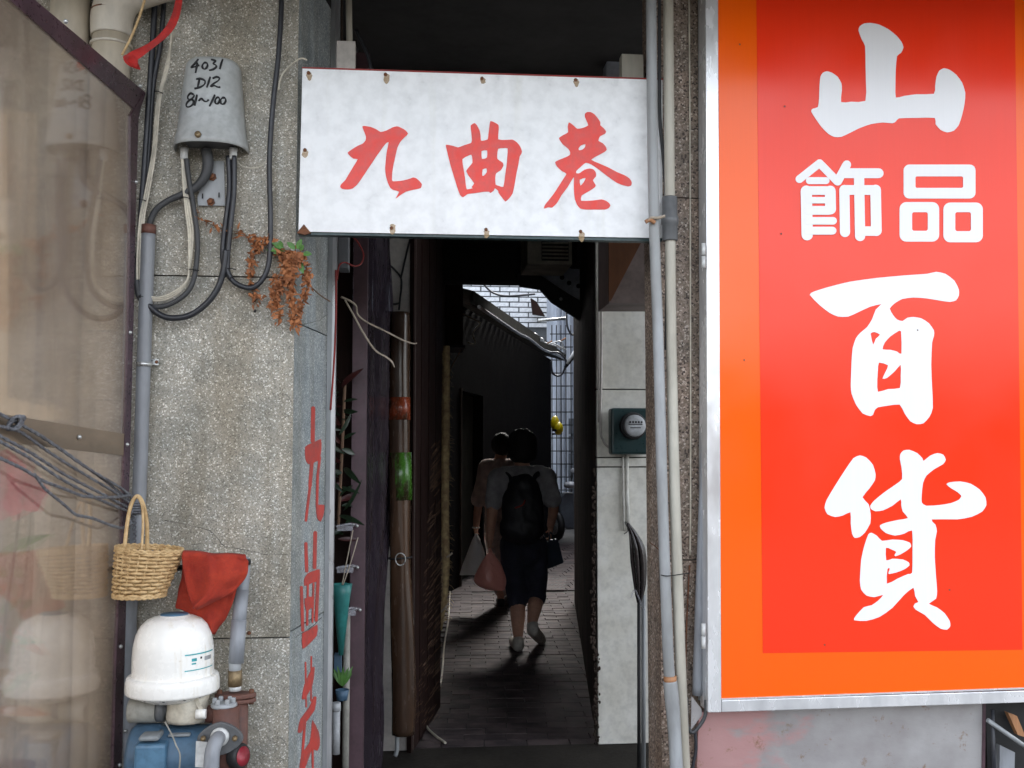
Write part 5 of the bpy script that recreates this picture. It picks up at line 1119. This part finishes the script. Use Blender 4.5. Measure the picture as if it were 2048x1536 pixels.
# underside neck and casting
MB().lathe(at(375, 1440, YP), [(38 * pxm, 0), (40 * pxm, .012), (38 * pxm, .045), (42 * pxm, .075)], 24).build('neck', 'tankneck', pm)
MB().box(at(340, 1440, YP - .03), at(412, 1404, YP + .04)).build('neck_casting', 'tankneck', pm, bevel=.01)
MB().slab([at(378, 1376, YP - .075), at(384, 1376, YP - .075), at(412, 1430, YP - .045), at(402, 1430, YP - .045)], (0, -1, 0), .006).build('rib', 'tankneck', pm)
MB().lathe(at(392, 1428, YP - .05), [(9 * pxm, 0), (9 * pxm, .026)], 14, (1, 0, 0)).build('boss', 'tank', pm)
MB().lathe(at(350, 1446, YP - .03), [(5 * pxm, 0), (5 * pxm, .03)], 10).build('drain_stub', 'tank', pm)
for a in (-150, -120, -90, -60, -35): MB().ball(cx0 + Vector((math.cos(R(a)) * 72 * pxm, math.sin(R(a)) * 72 * pxm, zP(1384))), .0045, 8, 6).build('bolt', 'pvcdark', pm)
# pressure switch
q = at(258, 1421, YP)
MB().lathe(q, [(20 * pxm, 0), (23 * pxm, .004), (23 * pxm, 52 * pxm)], 24, (1, 0, 0)).build('pressure_switch', 'taupe', pm)
MB().lathe(q + Vector((52 * pxm, 0, 0)), [(22 * pxm, 0), (22 * pxm, 14 * pxm), (12 * pxm, 15 * pxm), (12 * pxm, 30 * pxm)], 20, (1, 0, 0)).build('switch_collar', 'pvcdark', pm)
# motor
mc = at(300, 1512, YP)
MB().lathe(mc - Vector((40 * pxm, 0, 0)), [(30 * pxm, 0), (52 * pxm, .008), (60 * pxm, .02), (60 * pxm, 60 * pxm), (56 * pxm, 62 * pxm), (56 * pxm, 150 * pxm), (60 * pxm, 152 * pxm), (60 * pxm, 172 * pxm)], 40, (1, 0, 0)).build('motor_housing', 'bluedark', pm)
MB().box(at(266, 1545, YP - .10), at(344, 1474, YP - .03)).build('capacitor_box', 'blue', pm, bevel=.008)
MB().box(at(276, 1474, YP - .09), at(334, 1464, YP + .0)).build('box_lid', 'dustblue', pm, bevel=.006)
MB().box(at(335, 1475, YP - .055), at(392, 1453, YP + .02)).build('motor_saddle', 'dustblue', pm, bevel=.008)
MB().slab([at(392, 1482, YP - .086), at(415, 1484, YP - .086), at(412, 1536, YP - .09), at(390, 1534, YP - .09)], (0, -1, 0), .001).build('rating_plate', 'whiteplastic', pm)
MB().tube(PP([(330, 1444), (344, 1470), (352, 1490), (360, 1510), (358, 1545)], [YP - .06, YP - .08, YP - .1, YP - .1, YP - .1]), .0022, 6).build('lead_wire', 'taupe', pm)
# cast iron pump head
cyl = lambda x, y0, y1, r_, Yv, nm, m, sg_=20: MB().lathe(at(x, y1, Yv), [(r_ * pxm, 0), (r_ * pxm, at(x, y0, Yv).z - at(x, y1, Yv).z)], sg_).build(nm, m, pm)
cyl(471, 1392, 1600, 21, YP + .02, 'outlet_body', 'castiron'); cyl(449, 1412, 1600, 25, YP - .03, 'priming_neck', 'castiron')
MB().lathe(at(410, 1428, YP), [(16 * pxm, 0), (18 * pxm, 30 * pxm)], 20, (1, 0, 0)).build('link_pipe', 'castiron', pm)
c = at(448, 1414, YP - .03)
MB().lathe(c, [(23 * pxm, 0), (25 * pxm, .004), (24 * pxm, .010), (18 * pxm, .012), (0, .012)], 24).build('priming_cap', 'pvclight', pm)
for k in range(6): a = k * math.pi / 3; MB().box(c + Vector((math.cos(a) * .024 - .006, math.sin(a) * .024 - .006, .010)), c + Vector((math.cos(a) * .024 + .006, math.sin(a) * .024 + .006, .024))).build('cap_lug', 'pvclight', pm, bevel=.003)
def oval(c, rx, ry, t, nm, m, flat=True):
    mb = MB(); n_ = 28; pts = []
    for k in range(n_):
        a = 2 * math.pi * k / n_; rr_ = abs(math.cos(a)) ** 1.3; x_ = math.cos(a) * rx; y2 = math.sin(a) * ry * (1 - .25 * rr_)
        pts.append(c + (Vector((x_, y2, 0)) if flat else Vector((x_, 0, y2))))
    mb.slab(pts, (0, 0, 1) if flat else (0, -1, 0), t); return mb.build(nm, m, pm, bevel=.002)
c = at(471, 1386, YP + .02); oval(c, .055, .034, .011, 'outlet_flange', 'castiron'); oval(c + Vector((0, 0, -.014)), .055, .034, .010, 'outlet_flange', 'castiron')
for sx in (-.042, .042): MB().lathe(c + Vector((sx, 0, -.03)), [(.007, 0), (.007, .038), (.004, .04)], 8).build('bolt', 'rust', pm)
c = at(440, 1478, YP - .08); oval(c, .058, .042, .012, 'inlet_flange', 'pvcdark', False)
for sx in (407, 470): MB().lathe(at(sx, 1476, YP - .09), [(.0, 0), (.007, 0), (.007, .008), (0, .01)], 8, (0, -1, 0)).build('bolt', 'brass', pm)
MB().lathe(c + Vector((0, -.001, .006)), [(0, 0), (.024, 0), (.024, .006), (.017, .012)], 24, (0, -1, 0)).build('thread_tape', 'whiteplastic', pm)
MB().tube([c + Vector((0, .0, .006)), c + Vector((-.004, -.03, .003)), c + Vector((-.010, -.045, -.02)), c + Vector((-.012, -.048, -.06))], [.018, .019, .019, .020], 18, 6).build('inlet_elbow', 'pvcgrey', pm)
MB().lathe(c + Vector((-.012, -.048, -.074)), [(.017, 0), (.0175, .012)], 18).build('thread_tape', 'whiteplastic', pm)
MB().tube([c + Vector((-.012, -.048, -.07)), c + Vector((-.012, -.048, -.4))], .020, 18, 1).build('inlet_pipe', 'pvcgrey', pm)
g = at(468, 1512, YP - .05)
MB().lathe(g, [(.030, 0), (.033, .004), (.033, .024), (.028, .030)], 24, (.82, -.5, .1)).build('pressure_gauge', 'black', pm)
MB().lathe(g + Vector((.82, -.5, .1)).normalized() * .0305, [(0, 0), (.025, 0), (.025, .001), (0, .001)], 20, (.82, -.5, .1)).build('gauge_face', 'redprint', pm)
MB().box((at(262, 1500, YP).x, YP - .1, .02), (at(490, 1500, YP).x, YP + .12, at(300, 1576, YP).z)).build('pump_plinth', 'mortar', label='concrete plinth under the water pump', cat='plinth', bevel=.01)
# delivery pipe above the pump
dl = thing('delivery_pipe', at(471, 1380, YP + .02), 'short grey pipe rising from the pump flange to behind the red cloth', 'pipe')
MB().tube([at(470, 1352, YP + .02), at(470, 1310, YP + .02)], .0165, 16, 1).build('lower_sleeve', 'pvclight', dl)
MB().tube([at(472, 1326, YP + .02), at(478, 1240, YP + .03)], .0205, 16, 1).build('socket', 'pvcgrey', dl)
MB().tube([at(476, 1264, YP + .03), at(484, 1180, YP + .05)], .0190, 16, 1).build('pipe', 'pvcgrey', dl)
MB().tube([at(484, 1182, YP + .05), at(487, 1150, YP + .06), at(489, 1120, YP + .09)], .0175, 16).build('pipe', 'pvcgrey', dl)
MB().tube([at(470, 1372, YP + .02), at(470, 1340, YP + .02)], .019, 8, 1).build('union', 'brass', dl)
MB().tube([at(470, 1381, YP + .02), at(470, 1370, YP + .02)], .0165, 16, 1).build('thread_tape', 'whiteplastic', dl)

# ---- dried vine
vn = thing('dried_vine', at(560, 500, 2.98), 'dried orange brown vine with a few green leaves clinging to the pillar corner', 'vine')
paths = [[(385, 425), (405, 440), (430, 452), (455, 460), (480, 465), (500, 475), (520, 483), (516, 495), (506, 508), (503, 530), (502, 555), (504, 580), (512, 590), (516, 596), (507, 605)],
         [(520, 487), (532, 478), (545, 484)], [(556, 500), (575, 520), (572, 545), (560, 570), (550, 590), (548, 608), (553, 618), (560, 640)], [(590, 500), (600, 520), (612, 530), (615, 560), (612, 585), (604, 610), (592, 628), (588, 645), (592, 655)],
         [(575, 510), (582, 540), (580, 570), (584, 600), (590, 622), (600, 640)], [(600, 515), (590, 540), (575, 560), (580, 590), (586, 615)], [(560, 505), (585, 508), (606, 512)], [(552, 545), (556, 575), (552, 600)]]
mbs = MB(); mbl = MB()
for pi_, pts in enumerate(paths):
    P_ = [at(x, y_, 2.985 - .012 * (pi_ % 3)) for x, y_ in pts]; mbs.tube(P_, .0016, 5, 4)
    nlv = int(len(pts) * (19 if pi_ not in (0, 1) else 11))
    for k in range(nlv):
        i = random.randrange(len(P_) - 1); c = P_[i].lerp(P_[i + 1], random.random()) + Vector((random.gauss(0, .006), -.004 - random.random() * .012, random.gauss(0, .006)))
        d = Vector((random.gauss(0, 1), random.gauss(-.3, .6), random.gauss(-.5, .8))).normalized(); leafmesh(mbl, c, c + d * random.uniform(.008, .017), random.uniform(.0028, .0052), (random.gauss(0, 1), -1, random.gauss(0, 1)), random.uniform(.4, 1.6), 4)
mbs.build('stems', 'stem', vn, kind='stuff'); mbl.build('dead_leaves', 'deadleaf', vn, kind='stuff')
for (x0_, y0_, x1_, y1_) in ((570, 500, 534, 497), (568, 498, 545, 484), (562, 496, 560, 482), (590, 498, 575, 484), (595, 498, 602, 478), (600, 500, 606, 490), (606, 508, 622, 507), (598, 522, 606, 545), (566, 502, 548, 505)):
    mb = MB(); leafmesh(mb, at(x0_, y0_, 2.965), at(x1_, y1_, 2.955), .0085, (0, -1, .3), .2); mb.build('leaf', 'leaf', vn)
MB().tube(PP([(618, 570), (640, 590), (660, 603)], [2.99, 3.1, 3.2]), .0022, 5).build('trailing_stem', 'stem', vn)

# ================================================================== PEOPLE
def remeshed(mb, name, m, parent, vox, ori=None, smooth=4, wr=None):
    o = mb.build(name, m, parent)
    baked(o, [('REMESH', dict(mode='VOXEL', voxel_size=vox)), ('SMOOTH', dict(factor=.6, iterations=smooth))])
    if not o.data.materials: o.data.materials.append(M[m])
    if wr is None: wr = {'hair': (.006, 30, .25), 'short_sleeved_top': (.010, 11, .5), 'shirt': (.010, 11, .5), 'cropped_trousers': (.010, 12, .45), 'trousers': (.010, 12, .45), 'backpack': (.010, 13, .8), 'shoe': (.002, 40, 1)}.get(name)
    if wr:
        am, sc_, zs_ = wr
        ns = [v.normal.copy() for v in o.data.vertices]
        for v, n_ in zip(o.data.vertices, ns):
            p_ = Vector((v.co.x * sc_, v.co.y * sc_, v.co.z * sc_ * zs_ + v.co.x * sc_ * .5)) + Vector((7.1, 0, 0))
            v.co += n_ * am * (noise.noise(p_) + .5 * noise.noise(p_ * 2.3))
    return o
def limb(mb, pts, rs): mb.tube(pts, rs, 14, 4); [mb.ball(p, r_ * .99, 12, 8) for p, r_ in zip(pts, rs)]
def hand(mb, wr, down, side, s=1.0, fwd=Vector((0, 1, 0))):
    # palm, four curled fingers of different lengths and a thumb from the side of the palm
    down = down.normalized(); palm = wr + down * .045 * s
    mb.ball(wr + down * .03 * s, (.020 * s, .036 * s, .045 * s), 12, 8)
    for k in range(4):
        b0 = wr + down * (.066 * s) + fwd * ((k - 1.5) * .017 * s); Ln = (.030, .035, .033, .026)[k] * s
        p1 = b0 + down * Ln; p2 = p1 + (down * .4 - side * .9).normalized() * Ln * .8; p3 = p2 + (-down * .5 - side * .8).normalized() * Ln * .6
        mb.tube([wr + down * .045 * s + fwd * ((k - 1.5) * .012 * s), b0, p1, p2, p3], [.009 * s, .0085 * s, .008 * s, .0075 * s, .0065 * s], 8, 3)
    t0 = wr + down * .02 * s + fwd * .028 * s; mb.tube([t0, t0 + (fwd * .8 + down * .8 - side * .4).normalized() * .035 * s, t0 + (fwd * .5 + down * 1.4 - side * 1.2).normalized() * .055 * s], [.011 * s, .0095 * s, .008 * s], 8, 3)
def head(mb, c, s=1.0):
    mb.ball(c, (.073 * s, .092 * s, .105 * s), 20, 14); mb.ball(c + Vector((0, .03, -.045)) * s, (.055 * s, .062 * s, .06 * s), 16, 10)
    mb.ball(c + Vector((0, .098, -.018)) * s, (.011 * s, .016 * s, .022 * s), 8, 6)
    for sx in (-1, 1): mb.ball(c + Vector((sx * .076, .0, -.012)) * s, (.010 * s, .018 * s, .03 * s), 8, 6)
    mb.ball(c + Vector((0, .088, -.055)) * s, (.022 * s, .010 * s, .008 * s), 8, 6)
# --- nearer walker
Yn = 7.42
pn = thing('person', gr(1042, 1296), 'nearer person walking away, short black hair, grey top, black backpack and dark cropped trousers', 'person')
V = lambda x, y_, dy=0: at(x, y_, Yn + dy)
hc = V(1044, 893)
sl, sr_, el, er, wl, wr_ = V(993, 955), V(1094, 953), V(985, 1020, -.02), V(1107, 1008, -.03), V(979, 1080, .02), V(1101, 1052, .16)
hL, hR, kL, kR, aL, aR = V(1027, 1092), V(1068, 1092), V(1034, 1190, .03), V(1073, 1185, .05), V(1036, 1274, -.02), V(1064, 1246, -.12)
zg = 0.0
body = MB(); head(body, hc, 1.0)
limb(body, [hc + Vector((0, -.01, -.06)), V(1044, 945)], [.052, .058])
limb(body, [V(1044, 958), V(1045, 1000), V(1046, 1050), V(1047, 1088)], [.10, .125, .115, .125])
limb(body, [V(1020, 955), V(1068, 953)], [.075, .075])
limb(body, [sl, el, wl], [.055, .042, .028]); limb(body, [sr_, er, wr_], [.055, .042, .028])
hand(body, wl, Vector((0, .02, -1)), Vector((-1, 0, 0))); hand(body, wr_, Vector((0, .3, -1)), Vector((1, 0, 0)))
limb(body, [hL, kL, (kL * .55 + aL * .45) + Vector((0, -.02, 0)), aL], [.088, .058, .055, .034])
limb(body, [hR, kR, (kR * .55 + aR * .45) + Vector((0, -.02, 0)), aR], [.088, .058, .055, .034])
limb(body, [aL, Vector((aL.x, aL.y + .02, .04)), Vector((aL.x - .01, aL.y + .15, .035))], [.034, .032, .028])
tR = gr(1084, 1291); limb(body, [aR, Vector((aR.x + .01, aR.y + .0, aR.z - .05)), Vector((tR.x, tR.y + .02, .035))], [.034, .034, .026])
remeshed(body, 'body', 'skin', pn, .008)
hair = MB(); hair.ball(hc + Vector((0, -.018, .016)), (.112, .114, .118), 22, 14); hair.ball(hc + Vector((0, -.03, -.05)), (.110, .09, .075), 20, 12)
remeshed(hair, 'hair', 'hair', pn, .010)
sh_ = MB(); limb(sh_, [V(1044, 958), V(1045, 1000), V(1046, 1060), V(1047, 1082)], [.118, .142, .138, .142]); limb(sh_, [V(1012, 953), V(1078, 952)], [.078, .078])
limb(sh_, [sl, sl.lerp(el, .5), sl.lerp(el, .78)], [.068, .064, .062]); limb(sh_, [sr_, sr_.lerp(er, .5), sr_.lerp(er, .85)], [.068, .066, .066])
remeshed(sh_, 'short_sleeved_top', 'shirtgrey', pn, .012)
tr_ = MB(); limb(tr_, [V(1047, 1075), V(1047, 1096)], [.150, .160]); limb(tr_, [hL, V(1028, 1140, .01), kL, V(1033, 1206, .02)], [.105, .092, .075, .070]); limb(tr_, [hR, V(1071, 1140, .02), kR, V(1074, 1192, .03)], [.105, .094, .078, .074])
remeshed(tr_, 'cropped_trousers', 'navy', pn, .012)
for (a_, t_, nm) in ((Vector((aL.x, aL.y - .03, .045)), Vector((aL.x - .012, aL.y + .19, .035)), 0), (aR + Vector((.004, -.02, -.045)), Vector((tR.x, tR.y + .03, .035)), 1)):
    s2 = MB(); limb(s2, [a_, a_.lerp(t_, .5), t_], [.046, .044, .038]); s2.ball(a_ + Vector((0, .01, .035)), (.042, .05, .03))
    o = remeshed(s2, 'shoe', 'shoe', pn, .008)
bpk = MB(); bpk.ball(V(1046, 1020, -.20), (.155, .095, .215), 20, 14); bpk.ball(V(1046, 980, -.19), (.115, .08, .12), 16, 12); bpk.ball(V(1044, 1056, -.21), (.165, .10, .12), 16, 12)
pk = remeshed(bpk, 'backpack', 'pack', pn, .012)
for (x0_, x1_) in ((1020, 1008), (1070, 1088)): 
    MB().tube([V(x0_ + (4 if x0_ < 1044 else -4), 975, -.16), V(x0_, 953, -.10), V(x1_, 945, .0), V(x1_, 956, .09)], .021, 8, 5, flat=.5).build('backpack_strap', 'pack', pn)
MB().tube([V(1030, 1016, -.295), V(1045, 1010, -.295), V(1050, 1000, -.285)], .006, 6).build('backpack_trim', 'redstring', pn)
# --- farther walker
Yg = 9.35
pf = thing('person', gr(1003, 1216), 'farther person at the left carrying a white bag, pale pink shirt and short dark hair', 'person')
V = lambda x, y_, dy=0: at(x, y_, Yg + dy)
hc2 = V(1003, 892); sl, el, wl = V(971, 934), V(958, 1000, .0), V(952, 1056, .02); sr_, er, wr_ = V(1030, 934), V(1040, 1000), V(1042, 1050)
body = MB(); head(body, hc2, .97); limb(body, [hc2 + Vector((0, -.01, -.06)), V(998, 928)], [.05, .056]); limb(body, [V(1000, 938), V(1001, 1000), V(1002, 1060)], [.10, .12, .125]); limb(body, [V(982, 934), V(1020, 934)], [.07, .07])
limb(body, [sl, el, wl], [.055, .042, .028]); limb(body, [sr_, er, wr_], [.055, .042, .028]); hand(body, wl, Vector((0, .02, -1)), Vector((-1, 0, 0))); hand(body, wr_, Vector((0, .02, -1)), Vector((1, 0, 0)))
aL2 = gr(1002, 1212) + Vector((0, 0, .08)); aR2 = gr(1024, 1190) + Vector((0, 0, .08))
limb(body, [V(990, 1075), V(996, 1140, .02), aL2], [.09, .06, .036]); limb(body, [V(1014, 1075), V(1018, 1135, .1), aR2], [.09, .06, .036])
limb(body, [aL2, aL2 + Vector((0, .15, -.045))], [.034, .028]); limb(body, [aR2, aR2 + Vector((0, .15, -.045))], [.034, .028])
remeshed(body, 'body', 'skin', pf, .009)
hair = MB(); hair.ball(hc2 + Vector((0, -.015, .014)), (.094, .106, .11), 20, 12); hair.ball(hc2 + Vector((-.03, -.03, .06)), (.05, .05, .05)); remeshed(hair, 'hair', 'hair', pf, .010)
sh_ = MB(); limb(sh_, [V(1000, 938), V(1001, 1000), V(1002, 1066)], [.115, .142, .155]); limb(sh_, [V(978, 933), V(1024, 933)], [.074, .074]); limb(sh_, [sl, sl.lerp(el, .5), el], [.066, .066, .07]); limb(sh_, [sr_, sr_.lerp(er, .5), er], [.066, .066, .07]); remeshed(sh_, 'shirt', 'shirtpink', pf, .012)
tr_ = MB(); limb(tr_, [V(1002, 1062), V(1002, 1085)], [.155, .155]); limb(tr_, [V(992, 1085), V(995, 1140, .02), aL2 + Vector((0, 0, .06))], [.10, .085, .065]); limb(tr_, [V(1014, 1085), V(1018, 1135, .08), aR2 + Vector((0, 0, .06))], [.10, .085, .065]); remeshed(tr_, 'trousers', 'shirtpink', pf, .013)
for a_ in (aL2, aR2):
    s2 = MB(); limb(s2, [a_ + Vector((0, -.03, -.045)), a_ + Vector((0, .18, -.048))], [.042, .036]); remeshed(s2, 'shoe', 'black', pf, .010)
MB().lathe(wl + Vector((0, 0, .004)), [(.033, -.006), (.037, 0), (.033, .006)], 16).build('bracelet', 'galv', pf)
# --- bags
def bag(name, outline, Yv, m, lab, cat, hx, thick=.5, seed=0, mat2=None):
    # outline: (left px, right px, y) rows from top to bottom
    t_ = thing(name, at(hx[0], hx[1], Yv), lab, cat); mb = MB(); n_ = 22; vs = []
    for j, (l_, r_, y_) in enumerate(outline):
        a, b = at(l_, y_, Yv), at(r_, y_, Yv); c = (a + b) / 2; hw = (b - a).length / 2
        for k in range(n_):
            an = 2 * math.pi * k / n_; q = c + Vector((math.cos(an) * hw, math.sin(an) * hw * thick, 0)); nn = noise.noise(q * 14 + Vector((seed, 0, 0))) * hw * .22; vs.append(q + Vector((math.cos(an) * nn, math.sin(an) * nn, nn * .5)))
    m_ = len(outline); mb.add(vs, [(j * n_ + k, (j + 1) * n_ + k, (j + 1) * n_ + (k + 1) % n_, j * n_ + (k + 1) % n_) for j in range(m_ - 1) for k in range(n_)], True)
    mb.f.append(tuple((m_ - 1) * n_ + k for k in range(n_))); mb.sm.append(True)
    o = mb.build('bag', m, t_); s_ = o.modifiers.new('s', 'SUBSURF'); s_.levels = s_.render_levels = 1
    l_, r_, y_ = outline[0]
    for sx in (-3, 3): MB().tube([at((l_ + r_) / 2 + sx, y_ + 1, Yv), at(hx[0] + sx * .4, hx[1] + 1, Yv)], .006, 6, 1).build('handle', m, t_)
    return t_
wbg = bag('plastic_bag', [(948, 958, 1072), (941, 964, 1085), (935, 970, 1104), (928, 973, 1124), (921, 974, 1142), (920, 972, 1150)], 9.25, 'bagwhite', 'white plastic bag with brown contents carried by the farther person', 'bag', (952, 1066), .6, 3)
MB().ball(at(948, 1135, 9.25), (.09, .05, .05)).build('contents', 'wood', wbg)
bag('plastic_bag', [(977, 985, 1104), (970, 990, 1112), (960, 1000, 1128), (948, 1010, 1146), (946, 1013, 1162), (958, 1012, 1175), (978, 1010, 1180)], 7.40, 'bagpink', 'full pink plastic bag carried low by the nearer person', 'bag', (979, 1096), .7, 8)
bb_ = thing('paper_bag', V(1112, 1140, -2), 'flat dark blue bag on the right side of the nearer person', 'bag')
MB().slab([at(1092, 1082, 7.55), at(1116, 1078, 7.60), at(1128, 1126, 7.60), at(1092, 1140, 7.52)], (0, -1, 0), .07).build('bag', 'bluebag', bb_, bevel=.01)
MB().tube([at(1098, 1084, 7.5), at(1101, 1064, 7.56), at(1108, 1082, 7.5)], .006, 6).build('handle', 'bluebag', bb_)
